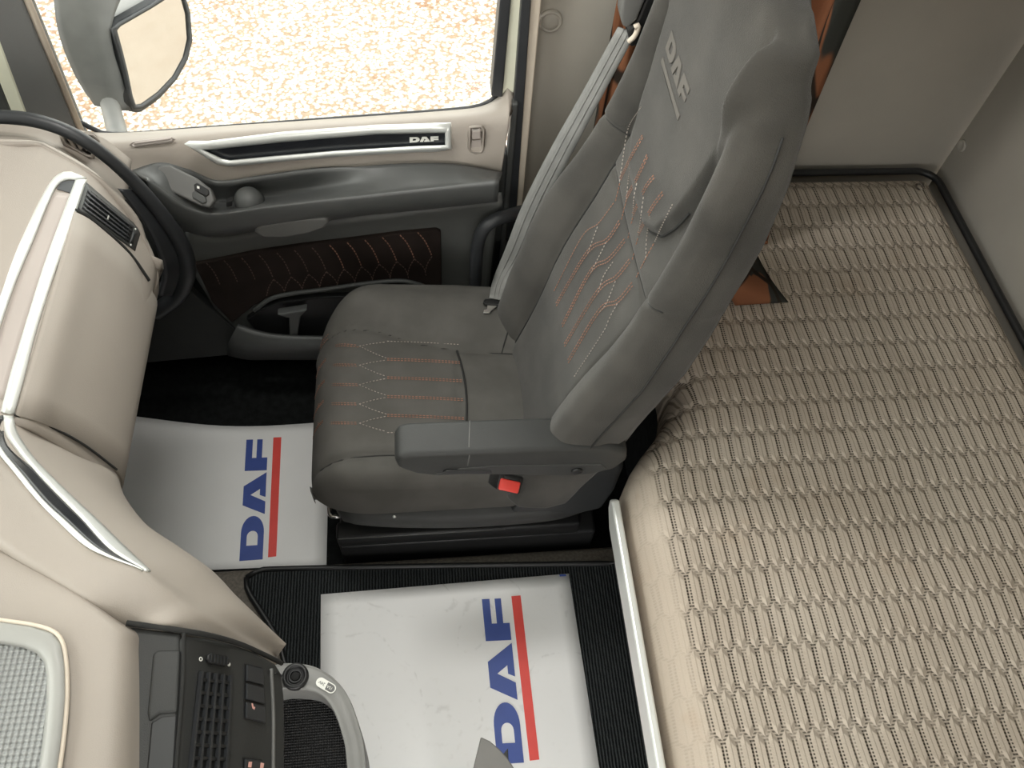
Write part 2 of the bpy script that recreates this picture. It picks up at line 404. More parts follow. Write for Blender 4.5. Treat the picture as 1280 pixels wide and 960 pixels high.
# block letters in units of the cap height
def arc(cx, cy, rx, ry, a0, a1, n=10): return [(cx+rx*math.cos(math.radians(a0+(a1-a0)*i/n)), cy+ry*math.sin(math.radians(a0+(a1-a0)*i/n))) for i in range(n+1)]
D_OUT = [(0, 0)] + arc(1.15, .5, .70, .5, -90, 90, 16) + [(0, 1)]
D_IN = [(.60, .26)] + arc(.98, .5, .24, .24, -90, 90, 10) + [(.60, .74)]
A_OUT = [(1.91, 0), (2.34, 1), (3.18, 1), (3.78, 0), (2.66, 0), (2.76, .26), (3.04, .26), (2.78, .68), (2.46, 0)]
F_OUT = [(3.88, 0), (3.88, 1), (5.35, 1), (5.35, .7), (4.47, .7), (4.47, .5), (5.35, .5), (5.35, .25), (4.47, .25), (4.47, 0)]
def letter(name, loops, fn, up, m, parent):
    """flat letter: loops in (u,v) mapped by fn to 3D, raised by up"""
    L3 = [[fn(u, v) for u, v in lp] for lp in loops]; flat = [p for lp in L3 for p in lp]
    tris = tessellate_polygon([[V((u, v, 0)) for u, v in lp] for lp in loops])
    bm = bmesh.new(); a = [bm.verts.new(p) for p in flat]; b = [bm.verts.new(p+up) for p in flat]
    for t in tris:
        try: bm.faces.new([b[i] for i in t])
        except ValueError: pass
    k = 0
    for lp in L3:
        n = len(lp)
        for i in range(n): bm.faces.new((a[k+i], a[k+(i+1) % n], b[k+(i+1) % n], b[k+i]))
        k += n
    bmesh.ops.recalc_face_normals(bm, faces=bm.faces[:])
    bm.normal_update()
    return frombm(name, bm, m, parent, smooth=False)
def daf(fn, up, m, parent, bar=None, barv=(-.60, -.24)):
    letter('logo_letter_d', [D_OUT, D_IN], fn, up, m, parent); letter('logo_letter_a', [A_OUT], fn, up, m, parent)
    letter('logo_letter_f', [F_OUT], fn, up, m, parent)
    if bar: letter('logo_underline', [[(.1, barv[0]), (2, barv[0]), (4, barv[0]), (5.45, barv[0]), (5.45, barv[1]), (4, barv[1]), (2, barv[1]), (.1, barv[1])]], fn, up, bar, parent)
def quadfn(p00, p10, p01, p11, L=5.35):
    def fn(u, v):
        s = u/L; return (p00.lerp(p10, s) if True else 0).lerp(p01.lerp(p11, s), v) if 0 <= s <= 1 else (p00+(p10-p00)*s)*(1-v)+(p01+(p11-p01)*s)*v
    return lambda u, v: (p00+(p10-p00)*(u/L))*(1-v)+(p01+(p11-p01)*(u/L))*v
def circ(c, ax, ay, r, n=20): return [c+ax*(r*math.cos(2*math.pi*k/n))+ay*(r*math.sin(2*math.pi*k/n)) for k in range(n)]
def lerpt(tab, x):
    if x <= tab[0][0]: return tab[0][1]
    for (a, b), (c, d) in zip(tab, tab[1:]):
        if x <= c:
            t = (x-a)/(c-a); return b+(d-b)*t
    return tab[-1][1]
def sms(a, b, x): t = max(0, min(1, (x-a)/(b-a))); return t*t*(3-2*t)
UPZ = V((0, 0, 1))
# ================================================================== SETTING
ZG = -1.35
bm = bmesh.new(); bmesh.ops.create_grid(bm, x_segments=8, y_segments=8, size=40); bm.transform(Matrix.Translation((0, 0, ZG)))
tag(frombm('gravel_ground', bm, GRAVEL, smooth=False), 'pale gravel yard strewn with brown leaves outside the window', 'ground', kind='structure')
# floor: footwell at z=0 and raised engine tunnel at z=.10
fl = empty('floor'); tag(fl, 'dark cab floor with raised brown vinyl tunnel', 'floor', kind='structure')
rbox('footwell_carpet', (-1.1, .60, -.05), (1.13, 1.26, 0), DARKC, fl, 0)
rbox('driver_footwell', (-1.1, -.95, -.05), (1.13, -.28, 0), DARKC, fl, 0)
rbox('tunnel', (-1.05, -.28, -.05), (1.12, .618, .10), VINYL, fl, .018)
# walls of the sleeper
YR = 1.265
wr = empty('wall_right', (0, YR, 0)); tag(wr, 'grey panelled side wall beside the bunk', 'wall', kind='structure')
rbox('wall_panel', (.205, YR, -.05), (1.16, YR+.05, 2.0), WALLG, wr, .004)
c = pyy(688, 25, YR)
lathe('screw_cap', [(.021, -.002), (.021, .004), (.019, .008), (.0165, .008), (.015, .006), (.013, .009), (.006, .011)], c, (0, -1, 0), WALLG, wr)
rbox('lower_side', (-1.1, YR-.02, -.05), (.205, YR+.05, .10), DARKC, wr, 0)
XR = 1.14
wb = empty('wall_rear', (XR, 0, 0)); tag(wb, 'grey rear wall of the sleeper behind the mattress', 'wall', kind='structure')
rbox('wall_panel', (XR, -1.0, -.05), (XR+.05, YR-.006, 2.0), WALLG, wb, .004)
lathe('screw_cap', [(.013, -.002), (.013, .003), (.011, .005), (.009, .0035), (.004, .004)], pxx(1203, 182, XR), (-1, 0, 0), WALLG, wb)
wl = empty('wall_left', (0, -1.0, 0)); tag(wl, 'grey side wall of the sleeper on the driver side', 'wall', kind='structure')
rbox('wall_panel', (.36, -1.05, -.05), (XR+.05, -1.0, 2.0), WALLG, wl, .004)
rbox('front_quarter', (-1.1, -1.05, -.05), (-.80, -1.0, 2.0), BEIGE, wl, .004)
ce = empty('ceiling', (0, 0, 2.0)); tag(ce, 'pale headliner ceiling of the cab with an opening added for light', 'ceiling', kind='structure')
HX0, HX1, HY0, HY1 = -.28, .34, -.20, .58
rbox('headliner', (-1.0, -1.05, 2.0), (HX0, YR+.05, 2.04), CEIL, ce, 0); rbox('headliner', (HX1, -1.05, 2.0), (XR+.05, YR+.05, 2.04), CEIL, ce, 0)
rbox('headliner', (HX0, -1.05, 2.0), (HX1, HY0, 2.04), CEIL, ce, 0); rbox('headliner', (HX0, HY1, 2.0), (HX1, YR+.05, 2.04), CEIL, ce, 0)
w3 = empty('light_hatch', (-.1, .16, 2.04)); tag(w3, 'glazed roof hatch added out of view to light the cab', 'window', kind='structure')  # unseen hatch, added and sized to let light in from above
prism('pane', [(HX0-.01, HY0-.01, 2.045), (HX1+.01, HY0-.01, 2.045), (HX1+.01, HY1+.01, 2.045), (HX0-.01, HY1+.01, 2.045)], (0, 0, .006), GLASS, w3)
wf = empty('wall_front', (-1.1, 0, 0)); tag(wf, 'front bulkhead of the cab under the windscreen', 'wall', kind='structure')
rbox('bulkhead', (-1.15, -1.05, -.05), (-1.1, YR+.05, .92), CHAR, wf, 0)
rbox('header', (-1.16, -1.05, 1.94), (-1.0, YR+.05, 2.04), CEIL, wf, 0)
rbox('door_header', (-1.15, YR-.03, 1.52), (.21, YR+.05, 2.04), CEIL, wr, 0)
rbox('front_quarter', (-1.15, YR-.03, -.05), (-.86, YR+.05, 1.53), CEIL, wr, 0)
rbox('door_header', (-1.15, -1.05, 1.54), (.37, -1.0, 2.04), CEIL, wl, 0)
rbox('driver_pillar', (.15, -1.05, -.05), (.37, -1.0, 1.55), BEIGE, wl, .004)
w2 = empty('window_2', (-1.12, 0, .92)); tag(w2, 'wide windscreen across the front of the cab', 'window', kind='structure')
prism('pane', [(-1.14, -1.0, .92), (-1.14, 1.25, .92), (-1.10, 1.25, 1.95), (-1.10, -1.0, 1.95)], (.005, 0, 0), GLASS, w2)

# ------------------------------------------------------------------ passenger door
YD = 1.15
door = empty('door_1', (-.2, 1.2, .05)); tag(door, 'passenger door with beige top, grey armrest and dark stitched insert', 'door', kind='structure')
def dp(px, py, y=YD): return pyy(px, py, y)
# carrier slab behind every panel
slab = [V((-.80, 1.19, .10)), V((.165, 1.19, .10)), V((.165, 1.19, .70)), V((.12, 1.19, .71)), V((-.60, 1.19, .66)), V((-.80, 1.19, .64))]
prism('carrier', slab, (0, .06, 0), CHAR, door, .004)
# beige upper panel
top = [dp(20, 150, 1.215), dp(90, 160, 1.215), dp(145, 166, 1.215), dp(300, 156, 1.215), dp(450, 146, 1.215), dp(560, 138, 1.215), dp(600, 133, 1.215), dp(622, 122, 1.215), dp(634, 108, 1.215)]
mid1 = [dp(40, 168, 1.165), dp(100, 176, 1.165), dp(150, 180, 1.165), dp(300, 168, 1.165), dp(450, 157, 1.165), dp(560, 150, 1.165), dp(600, 147, 1.165), dp(624, 145, 1.165), dp(637, 143, 1.165)]
mid2 = [dp(60, 200, 1.145), dp(110, 205, 1.145), dp(160, 207, 1.145), dp(300, 205, 1.145), dp(450, 190, 1.145), dp(560, 183, 1.145), dp(600, 180, 1.145), dp(622, 180, 1.145), dp(632, 182, 1.145)]
bot = [dp(80, 240, 1.135), dp(120, 240, 1.135), dp(200, 220, 1.135), dp(272, 234, 1.135), dp(450, 213, 1.135), dp(560, 208, 1.135), dp(600, 213, 1.135), dp(620, 218, 1.135), dp(626, 220, 1.135)]
loft('upper_panel', [top, mid1, mid2, bot], BEIGE, door, n=50, k=12, thick=.02, matched=True)
# slot moulding in the sill
for nm, r_, mt in (('sill_slot', .0035, BEIGE2),):
    P = [dp(163, 181, 1.158), dp(166, 178, 1.158), dp(215, 172, 1.158), dp(218, 174, 1.158), dp(214, 177, 1.158), dp(168, 183, 1.158)]
    tube(nm, P, .002, mt, door, raw=True, closed=True, sides=8)
    prism('sill_slot_inset', [dp(168, 179, 1.154), dp(214, 173, 1.154), dp(213, 176, 1.154), dp(168, 182, 1.154)], (0, .004, 0), BEIGE2, door, .001)
# silver decor frame with black inlay
fo = [(230, 180), (350, 165), (470, 156), (564, 153), (565, 187), (520, 189), (420, 195), (340, 203), (284, 208), (270, 205)]
fi = [(256, 188), (350, 178), (470, 168), (556, 166), (556, 181), (520, 182), (420, 188), (340, 195), (288, 200), (278, 198)]
yf = 1.131
def ring_grid(name, outer, inner, m, parent, P, lift, thick):
    n = len(outer); G = []
    for t, l in ((0, 0), (.2, 1), (.8, 1), (1, 0)):
        row = []
        for (a, b), (c, d) in zip(outer, inner): row.append(P(a+(c-a)*t, b+(d-b)*t, lift*l))
        G.append(row)
    return gridmesh(name, G, m, parent, thick, closev=True)
def densify(L, n):
    pts = [V((a, b, 0)) for a, b in L]; pts.append(pts[0]); out = []
    for a, b in zip(pts, pts[1:]):
        for i in range(n): q = a.lerp(b, i/n); out.append((q.x, q.y))
    return out
ring_grid('silver_frame', densify(fo, 4), densify(fi, 4), SILVER, door, lambda a, b, l: dp(a, b, yf-l), .006, .012)
prism('black_inlay', [dp(a, b, 1.133) for a, b in fi], (0, .008, 0), GLOSSB, door)
q0, q1 = dp(512, 177.6, 1.1325), dp(548, 175.6, 1.1325); q2, q3 = dp(512, 171.6, 1.1325), dp(548, 170.2, 1.1325)
daf(quadfn(q0, q1, q2, q3), V((0, -.0015, 0)), WHITEP, door)
# lock slider
ring_grid('lock_bezel', densify([(586, 158), (602, 157), (606, 162), (605, 188), (602, 192), (588, 191), (585, 187)], 3), densify([(589, 161), (601, 160), (603, 163), (602, 186), (600, 189), (590, 188), (588, 186)], 3), BEIGE, door, lambda a, b, l: dp(a, b, 1.143-l), .003, .006)
prism('lock_slider', [dp(590, 164, 1.141), dp(601, 163, 1.141), dp(601, 174, 1.141), dp(590, 175, 1.141)], (0, .01, 0), BEIGE2, door, .002)
prism('lock_recess', [dp(590, 176, 1.1435), dp(601, 175, 1.1435), dp(601, 187, 1.1435), dp(590, 188, 1.1435)], (0, .004, 0), BEIGE2, door)
# armrest: back line (meets beige), tray, front lip, front face
X_ = [(163, 213), (200, 203), (235, 212), (272, 229), (330, 222), (387, 214), (450, 208), (511, 204), (570, 205), (628, 215)]
L_ = [(185, 224), (207, 240), (238, 258), (272, 266), (330, 258), (387, 251), (450, 243), (511, 236), (570, 230), (624, 225)]
B_ = [(190, 262), (205, 275), (235, 290), (272, 296), (330, 287), (387, 279), (450, 270), (511, 264), (570, 258), (622, 252)]
back = [dp(a, b, 1.128) for a, b in X_]
tray = []
for i, ((a, b), (c, d)) in enumerate(zip(X_, L_)):
    deep = {2: .012, 3: .05, 4: .05, 5: .045, 6: .01}.get(i, 0)
    t = .6; tray.append(dp(a+(c-a)*t, b+(d-b)*t, 1.095+deep))
lip = [dp(a, b-2, 1.078) for a, b in L_]
lip2 = [dp(a, b+5, 1.066) for a, b in L_]
face_ = [dp(a+(c-a)*.75, b+(d-b)*.75, 1.072) for (a, b), (c, d) in zip(L_, B_)]
base_ = [dp(a, b, 1.10) for a, b in B_]
base2 = [p+V((0, .035, -.005)) for p in base_]
arm = loft('armrest', [back, tray, lip, lip2, face_, base_, base2], mat('door_armrest_grey', (.085, .088, .086), .36, var=.05, vscale=12, bump=.15, bscale=900), door, n=70, k=30, thick=.006, matched=True)
# hand-pull recess and the knob-like grip end
lathe('pull_grip', [(.002, .020), (.016, .017), (.025, .006), (.028, -.02)], dp(311, 251, 1.10), (0.1, -.55, .8), CHAR, door)
prism('window_clip', [dp(283, 253, 1.085), dp(290, 251, 1.085), dp(290, 258, 1.085), dp(283, 259, 1.085)], (0, .01, 0), BLACK, door, .001)
# switch plate
sw = [(193, 213), (200, 207), (212, 206), (245, 222), (263, 236), (268, 250), (262, 259), (250, 257), (215, 240), (199, 227)]
swn = (V((0, -.6, .8))).normalized(); swp = dp(230, 235, 1.088)
def swpt(a, b, lift=0): return ppl(a, b, swp, swn)+swn*lift
prism('switch_plate', [swpt(a, b) for a, b in sw], -swn*.02, GREYP, door, .004, 3)
for k, q in enumerate(([(243, 231), (247, 229), (261, 237), (262, 243), (258, 246), (244, 238)], [(241, 241), (244, 239), (258, 247), (259, 253), (254, 255), (241, 247)])):
    s_ = prism('window_switch', [swpt(a, b, .005) for a, b in q], -swn*.008, BLACK if k == 0 else CHAR, door, .0015, 2)
    if k == 0: prism('switch_icon', [swpt(a, b, .0056) for a, b in ((247.5, 233), (250.5, 234), (250.5, 237), (247.5, 236))], swn*.0004, WHITEP, s_)
# lower panel: grey frame, fabric insert, pocket
m0 = [dp(232, 292, 1.11), dp(272, 300, 1.11), dp(330, 291, 1.11), dp(400, 280, 1.11), (dp(511, 266, 1.11)), dp(600, 254, 1.11), dp(628, 252, 1.11)]
m1 = [dp(236, 330, 1.135), dp(275, 326, 1.135), dp(330, 314, 1.135), dp(400, 303, 1.135), dp(511, 290, 1.135), dp(580, 284, 1.135), dp(620, 284, 1.135)]
m2 = [dp(262, 375, 1.14), dp(300, 375, 1.14), dp(345, 370, 1.14), dp(410, 360, 1.14), dp(500, 352, 1.14), dp(575, 352, 1.14), dp(612, 352, 1.14)]
m3 = [dp(290, 425, 1.13), dp(320, 430, 1.13), dp(360, 434, 1.13), dp(420, 436, 1.13), dp(500, 436, 1.13), dp(570, 436, 1.13), dp(605, 436, 1.13)]
loft('lower_panel', [m0, m1, m2, m3], mat('door_grey', (.10, .103, .098), .55, var=.04, bump=.2, bscale=800), door, n=40, k=14, thick=.02, matched=True)
ins = [(243, 331), (316, 316), (380, 307), (440, 300), (500, 292), (545, 288), (551, 291), (552, 325), (552, 366), (525, 353), (480, 351), (410, 359), (350, 368), (318, 382), (290, 404), (265, 378)]
prism('fabric_insert', [dp(a, b, 1.125) for a, b in ins], (0, .02, 0), DOORF, door, .003, 2)
lines, lines2 = [], []
for k in range(14):
    x0 = 258+k*22; yt = 331-(x0-243)*.145
    def q(a, b): return dp(x0+a, yt+b, 1.1245)
    sh = 13+k*.2
    a = [q(0, 0), q(8, 9), q(14, 20), q(18, 30)]
    b1 = [q(18, 30), q(12, 40), q(9, 52)]; b2 = [q(18, 30), q(29, 40), q(33, 52)]
    if x0 > 533: continue
    (lines if k > 6 else lines2).append(a)
    if 316 < x0 < 530: lines2 += [b1] + ([b2] if x0 < 515 else [])
dashes('insert_stitching', lines, STITO, door, .006, .0025, .0022); dashes('insert_stitching', lines2, STITD, door, .006, .003, .002)
tube('insert_piping', [dp(318, 388, 1.118), dp(345, 371, 1.118), (dp(410, 361, 1.118)), dp(480, 352, 1.118), dp(515, 353, 1.118), dp(552, 368, 1.118)], .005, CHAR, door)
# oval grip below the armrest
rim = [(316, 290), (326, 283), (355, 277), (390, 273), (408, 273), (412, 278), (405, 286), (385, 293), (355, 298), (330, 298)]
prism('oval_grip', [dp(a, b, 1.074) for a, b in rim], (0, .04, 0), GREYP, door, .012, 5, smooth=True)
# map pocket
pk = [(308, 400), (325, 388), (350, 378), (400, 372), (552, 368), (556, 420), (400, 421), (340, 419), (318, 412)]
prism('pocket_opening', [dp(a, b, 1.124) for a, b in pk], (0, .015, 0), BLACK, door, .003)
loft('pocket_lip', [[dp(296, 408, 1.105), dp(318, 415, 1.095), dp(345, 420, 1.09), dp(400, 422, 1.09), dp(560, 422, 1.09)], [dp(285, 430, 1.10), dp(310, 436, 1.085), dp(345, 438, 1.08), dp(400, 438, 1.08), dp(560, 436, 1.08)], [dp(285, 445, 1.13), dp(310, 450, 1.12), dp(345, 450, 1.12), dp(400, 450, 1.12), dp(560, 448, 1.12)]], CHAR, door, k=10, thick=.01)
prism('pocket_divider', [dp(a, b, 1.10) for a, b in ((346, 394), (384, 388), (376, 396), (372, 420), (362, 420), (361, 398))], (0, .02, 0), CHAR, door, .003)
prism('kick_panel', [dp(a, b, 1.128) for a, b in ((165, 365), (230, 358), (312, 428), (310, 442), (170, 455))], (0, .02, 0), mat('kick_dark', (.022, .023, .022), .7), door, .003)
# door window
win = empty('window_1', (-.2, 1.235, .8)); tag(win, 'side window of the passenger door looking on gravel', 'window', kind='structure')
gl = [V((-.80, 1.235, .70)), V((.165, 1.235, .76)), V((.165, 1.235, 1.60)), V((-.48, 1.235, 1.60))]
prism('pane', gl, (0, .005, 0), GLASS, win)
tube('sill_seal', [dp(84, 142, 1.222), dp(110, 158, 1.222), dp(145, 168, 1.222), dp(250, 161, 1.222), dp(400, 150, 1.222), dp(560, 138, 1.222), dp(604, 131, 1.222), dp(622, 118, 1.222)], .0045, RUBBER, win, sides=8)
for k in range(4): dashes('etched_mark', [[dp(581+k % 2, 104+k*3.6, 1.233), dp(603-k, 103+k*3.6, 1.233)]], PINK, win, .004, .002, .0016)
# A-pillar
tr = empty('trim_1', (-.75, 1.22, .8)); tag(tr, 'dark grey front pillar of the door window with cream body edge', 'pillar', kind='structure')
def vquad(name, pts, y, th, m, par, bv=.003): return prism(name, [dp(a, b, y) for a, b in pts], (0, th, 0), m, par, bv, 2)
e1 = dp(27, 0, 1.20); e2 = dp(92, 156, 1.20); up = (e1-e2).normalized()
g1 = dp(0, 50, 1.20); g2 = dp(34, 142, 1.20); up2 = (g1-g2).normalized()
prism('pillar_trim', [e2-up*.06, e1+up*.75, g1+up2*.75, g2-up2*.08], (0, .045, 0), GREYP, tr, .008, 3)
prism('cream_edge', [g2-up2*.08, g1+up2*.75, g1+up2*.75-V((.035, 0, 0)), g2-up2*.08-V((.025, 0, 0))], (0, .05, 0), CREAM, tr, .004)
prism('outer_seal', [g2-up2*.08-V((.025, 0, 0)), g1+up2*.75-V((.035, 0, 0)), g1+up2*.75-V((.22, 0, 0)), g2-up2*.08-V((.22, 0, 0))], (0, .05, 0), CHAR, tr, .004)
tube('glass_channel', [e2-up*.03+V((.004, .01, 0)), e1+up*.75+V((.004, .01, 0))], .006, CREAM2, tr, n=4, sides=8)
# B-pillar strips
tb = empty('trim_2', (.18, 1.2, .3)); tag(tb, 'cream door pillar with black rubber seals beside the window', 'pillar', kind='structure')
def strip(name, top, low, y, th, m, ext=.7, bv=.003):
    (a0, a1), (b0, b1) = top, low
    A0, A1 = dp(*a0, y), dp(*a1, y); B0, B1 = dp(*b0, y), dp(*b1, y)
    u0, u1 = (A0-B0).normalized(), (A1-B1).normalized()
    return prism(name, [B0, B1, A1+u1*ext, A0+u0*ext], (0, th, 0), m, tb, bv, 3)
strip('window_frame', ((625, 0), (639, 0)), ((614, 121), (628, 122)), 1.205, .04, RUBBER)
strip('cream_pillar', ((638, 0), (655, 0)), ((626, 122), (641, 152)), 1.212, .045, CREAM)
strip('door_seal', ((652, 0), (664, 0)), ((627, 330), (641, 330)), 1.195, .05, RUBBER, bv=.008)
strip('inner_seal', ((640, 130), (648, 130)), ((624, 330), (630, 330)), 1.185, .03, CHAR, ext=0)
strip('edge_trim', ((663, 0), (677, 0)), ((640, 330), (646, 330)), 1.205, .06, CREAM2)
strip('lower_seal', ((618, 300), (642, 300)), ((600, 440), (632, 440)), 1.19, .06, BLACK, ext=0)

# ================================================================== BUNK
bb = empty('bunk_base', (.7, 0, .1)); tag(bb, 'bunk box under the mattress with pale aluminium front rail', 'bunk')
def outline_round(pts, r, n=8):
    out = []; N = len(pts)
    for i in range(N):
        p0, p1, p2 = V(pts[i-1]), V(pts[i]), V(pts[(i+1) % N]); rr = r[i] if isinstance(r, (list, tuple)) else r
        a = (p0-p1); b = (p2-p1); d = min(rr, a.length*.48, b.length*.48); a.normalize(); b.normalize()
        A, B = p1+a*d, p1+b*d
        for k in range(n+1):
            t = k/n; out.append(A*(1-t)**2+p1*2*t*(1-t)+B*t*t)
    return out
mo = [(.315, -.93), (.315, .545), (.340, .595), (.405, .665), (.432, .72), (.432, 1.250), (1.122, 1.250), (1.122, -.93)]
prism('bunk_box', [V((a, b, .1)) for a, b in [(.392, -.90), (.392, .60), (.44, .68), (.445, .75), (.445, 1.23), (1.09, 1.23), (1.09, -.90)]], (0, 0, .33), DARKC, bb)
rl = [pz(759, 612, .535), pz(813, 960, .535)]
rail = prism('front_rail', [V((.290, -.93, .495)), V((.290, .50, .495)), V((.290, .530, .515)), V((.290, .535, .535)), V((.290, .528, .548)), V((.290, -.93, .548))], (.014, 0, 0), SILVER, bb, .004, 3)
ma = None
def mattress():
    ol = outline_round([V((a, b, 0)) for a, b in mo], [.03, .05, .08, .06, .05, .04, .05, .03], 8)
    cl_ = ol+[ol[0]]; cum = [0]
    for a, b in zip(cl_, cl_[1:]): cum.append(cum[-1]+(b-a).length)
    N = 260; rs = []; k = 0
    for i in range(N):
        t = cum[-1]*i/N
        while cum[k+1] < t: k += 1
        dl = cum[k+1]-cum[k]; rs.append(cl_[k].lerp(cl_[k+1], (t-cum[k])/dl if dl > 1e-9 else 0))
    ol = rs; nrm = []
    for i in range(N):
        t = (ol[(i+1) % N]-ol[i-1]); 
        nrm.append(V((t.y, -t.x, 0)).normalized() if t.length > 1e-9 else V((0, 0, 0)))
    cen = V((.75, .2, 0))
    if sum((nrm[i].dot(ol[i]-cen)) for i in range(N)) > 0: nrm = [-v for v in nrm]
    lv = [(0.012, .432), (0.0, .445), (0.0, .50), (0.002, .525), (0.008, .55), (.018, .575), (.032, .592), (.05, .600), (.07, .603)]
    bm = bmesh.new(); R = []
    for ins_, z in lv: R.append([bm.verts.new((ol[i].x+nrm[i].x*ins_, ol[i].y+nrm[i].y*ins_, z)) for i in range(N)])
    for A, B in zip(R, R[1:]):
        for i in range(N): bm.faces.new((A[i], A[(i+1) % N], B[(i+1) % N], B[i]))
    for tri in tessellate_polygon([[v.co for v in R[-1]]]): bm.faces.new([R[-1][i] for i in tri])
    bm.faces.new(list(reversed(R[0])))
    bmesh.ops.recalc_face_normals(bm, faces=bm.faces[:])
    root = empty('mattress', (.7, .1, .43)); tag(root, 'beige bunk mattress with quilted dotted-cell fabric', 'mattress')
    mb = frombm('mattress_body', bm, MATTR, root)
    for f in mb.data.polygons:
        if f.normal.z > .9999: f.use_smooth = False

    P = [V((.45, 1.246, .594)), V((.8, 1.246, .594)), V((1.075, 1.246, .594))] + [V((1.075+.043*math.sin(a*math.pi/12), 1.203+.043*math.cos(a*math.pi/12), .594)) for a in range(1, 6)] + [V((1.118, 1.203, .594)), V((1.118, .5, .594)), V((1.118, -.9, .594))]
    tube('edge_piping', P, .0075, BLACK, root, raw=True, sides=8)
mattress()
ub = empty('shade_bunk', (.8, .1, 1.42)); tag(ub, 'unseen upper bunk added to shade the mattress and sleeper walls', 'bunk')  # out of view, added to darken the far mattress and walls
rbox('shade_board', (.70, -.98, 1.30), (1.135, 1.25, 1.34), WALLG, ub, .01)
rbox('shade_pad', (.71, -.96, 1.342), (1.13, 1.24, 1.43), MATTR, ub, .03)
# curtain gathered behind the seat
def curtain():
    foot = cat([(.330, 1.215, 0), (.42, 1.19, 0), (.51, 1.175, 0), (.57, 1.135, 0), (.61, 1.09, 0), (.635, 1.045, 0)], 90)
    G = []; nz = 40
    for j in range(nz+1):
        t = j/nz; z = .612+(1.99-.612)*t; row = []
        amp = .016+.008*math.sin(t*3)
        for i, p in enumerate(foot):
            s = i/(len(foot)-1); q = foot[min(i+1, 89)]-foot[max(i-1, 0)]; n = V((-q.y, q.x, 0)).normalized()
            w = math.sin(s*44+.8*math.sin(t*4))*amp*(1-.35*math.sin(s*9)) if s > .04 else 0
            fl_ = (1-t)**6
            pt = p + n*w + V((.040*fl_*s, -.012*fl_*s, 0))
            pt.z = z+(.006*math.sin(s*30) if j == 0 else 0)
            if pt.y > 1.245: pt.y = 1.245
            row.append(pt)
        G.append(row)
    root = empty('curtain', (.5, 1.1, .61)); tag(root, 'rust and dark green leaf-print curtain bunched behind the seat', 'curtain')
    bm = bmesh.new(); R = [[bm.verts.new(p) for p in r] for r in G]; uvl = bm.loops.layers.uv.new('UVMap')
    for j in range(nz):
        for i in range(89):
            f = bm.faces.new((R[j][i], R[j][i+1], R[j+1][i+1], R[j+1][i]))
            for lp, (a, b) in zip(f.loops, ((i, j), (i+1, j), (i+1, j+1), (i, j+1))): lp[uvl].uv = (a/89*1.3, b/nz*1.4)
    o = frombm('curtain_cloth', bm, CURT, root); md = o.modifiers.new('solid', 'SOLIDIFY'); md.thickness = .003
    tube('hem', [p+V((0, 0, .004)) for p in G[0]], .0035, mat('curtain_hem', (.30, .12, .055), .95), root, raw=True, sides=6)
curtain()
ct = [o for o in COL.objects if o.name.startswith('curtain') and o.parent is None][0]
tl = loft('curtain_tail', [[pz(938, 296, .70), pz(950, 325, .66), pz(966, 352, .64), pz(986, 378, .614)], [pz(925, 305, .74), pz(928, 335, .70), pz(938, 360, .67), pz(952, 380, .612)], [pz(905, 330, .76), pz(908, 355, .70), pz(912, 370, .66), pz(919, 382, .612)]], CURT, ct, n=20, k=10, thick=.004)
uvl_ = tl.data.uv_layers[0]
for lp in tl.data.loops:
    q = tl.data.vertices[lp.vertex_index].co; uvl_.data[lp.index].uv = (q.x*2+q.y, q.y*2+q.z)

# ================================================================== FLOOR COVERINGS
cp = [(308, 722), (322, 714), (350, 711), (560, 707), (771, 704)]
cpts = [pz(a, b, .112) for a, b in cp] + [V((.385, -.25, .112)), V((-.28, -.25, .112))] + [pz(a, b, .112) for a, b in ((362, 880), (356, 830), (345, 795), (325, 762), (310, 738))]
cm = empty('carpet_mat', (.05, .2, .1)); tag(cm, 'black ribbed carpet mat on the engine tunnel', 'mat')
prism('carpet_pile', cpts, (0, 0, -.011), CARPET, cm)
tube('bound_edge', cat(cpts[:5], 40)[:-1] + [cpts[4], cpts[5]], .006, BLACK, cm, raw=True, sides=8)
tube('bound_edge', cat([cpts[-6]] + cpts[-5:] + [cpts[0]], 40), .006, BLACK, cm, raw=True, sides=8)
def paper(label, corners, z, quad, bar, curl=None, patch=None):
    root = empty('paper_mat', (corners[0]+corners[2])/2); root.location.z = z-.002; tag(root, label, 'paper mat')
    a, b, c, d = corners; n = 16; G = []
    for i in range(n+1):
        row = []
        for j in range(n+1):
            s, t = i/n, j/n; p = (a.lerp(b, s)).lerp(d.lerp(c, s), t)
            if curl: p = curl(p, s, t)
            row.append(p)
        G.append(row)
    gridmesh('paper_sheet', G, PAPER2 if patch else PAPER, root, .0012, face=(0, 0, 1))
    daf(quadfn(*quad), V((0, 0, .0008)), BLUE, root)
    letter('logo_underline', [[(0, 0), (1, 0), (1, 1), (0, 1)]], quadfn(*bar, L=1), V((0, 0, .0008)), RED, root)
    if patch: prism('corner_print', patch, (0, 0, .0006), BLUE, root)
    return root
z1 = .006
def k1(a, b): return pz(280+a/5.05, 530+b/5.053, z1+.0004)
def curl1(p, s, t): 
    q = p.copy(); q.y += .014*math.cos(s*5.2)*max(0, t-.5)*2*1.0; return q
A1, B1, C1, D1 = pz(150, 516, z1), pz(411, 530, z1), pz(408, 706, z1), None
C1 = pz(408, 706, z1); D1 = V((-.86, .66, z1)); A1 = V((-.86, 1.065, z1)); B1 = pz(412, 530, z1)
paper('white printed paper mat in the passenger footwell under the dashboard', [D1, C1, B1, A1], z1,
      (k1(244, 855), k1(276, 220+0) if False else k1(279, 96), k1(97, 866), k1(142, 100)), (k1(330, 836), k1(362, 84), k1(278, 842), k1(312, 86)), curl1)
z2 = .1155
def k2(a, b): return pz(300+a/2.0875, 500+b/2.087, z2+.0004)
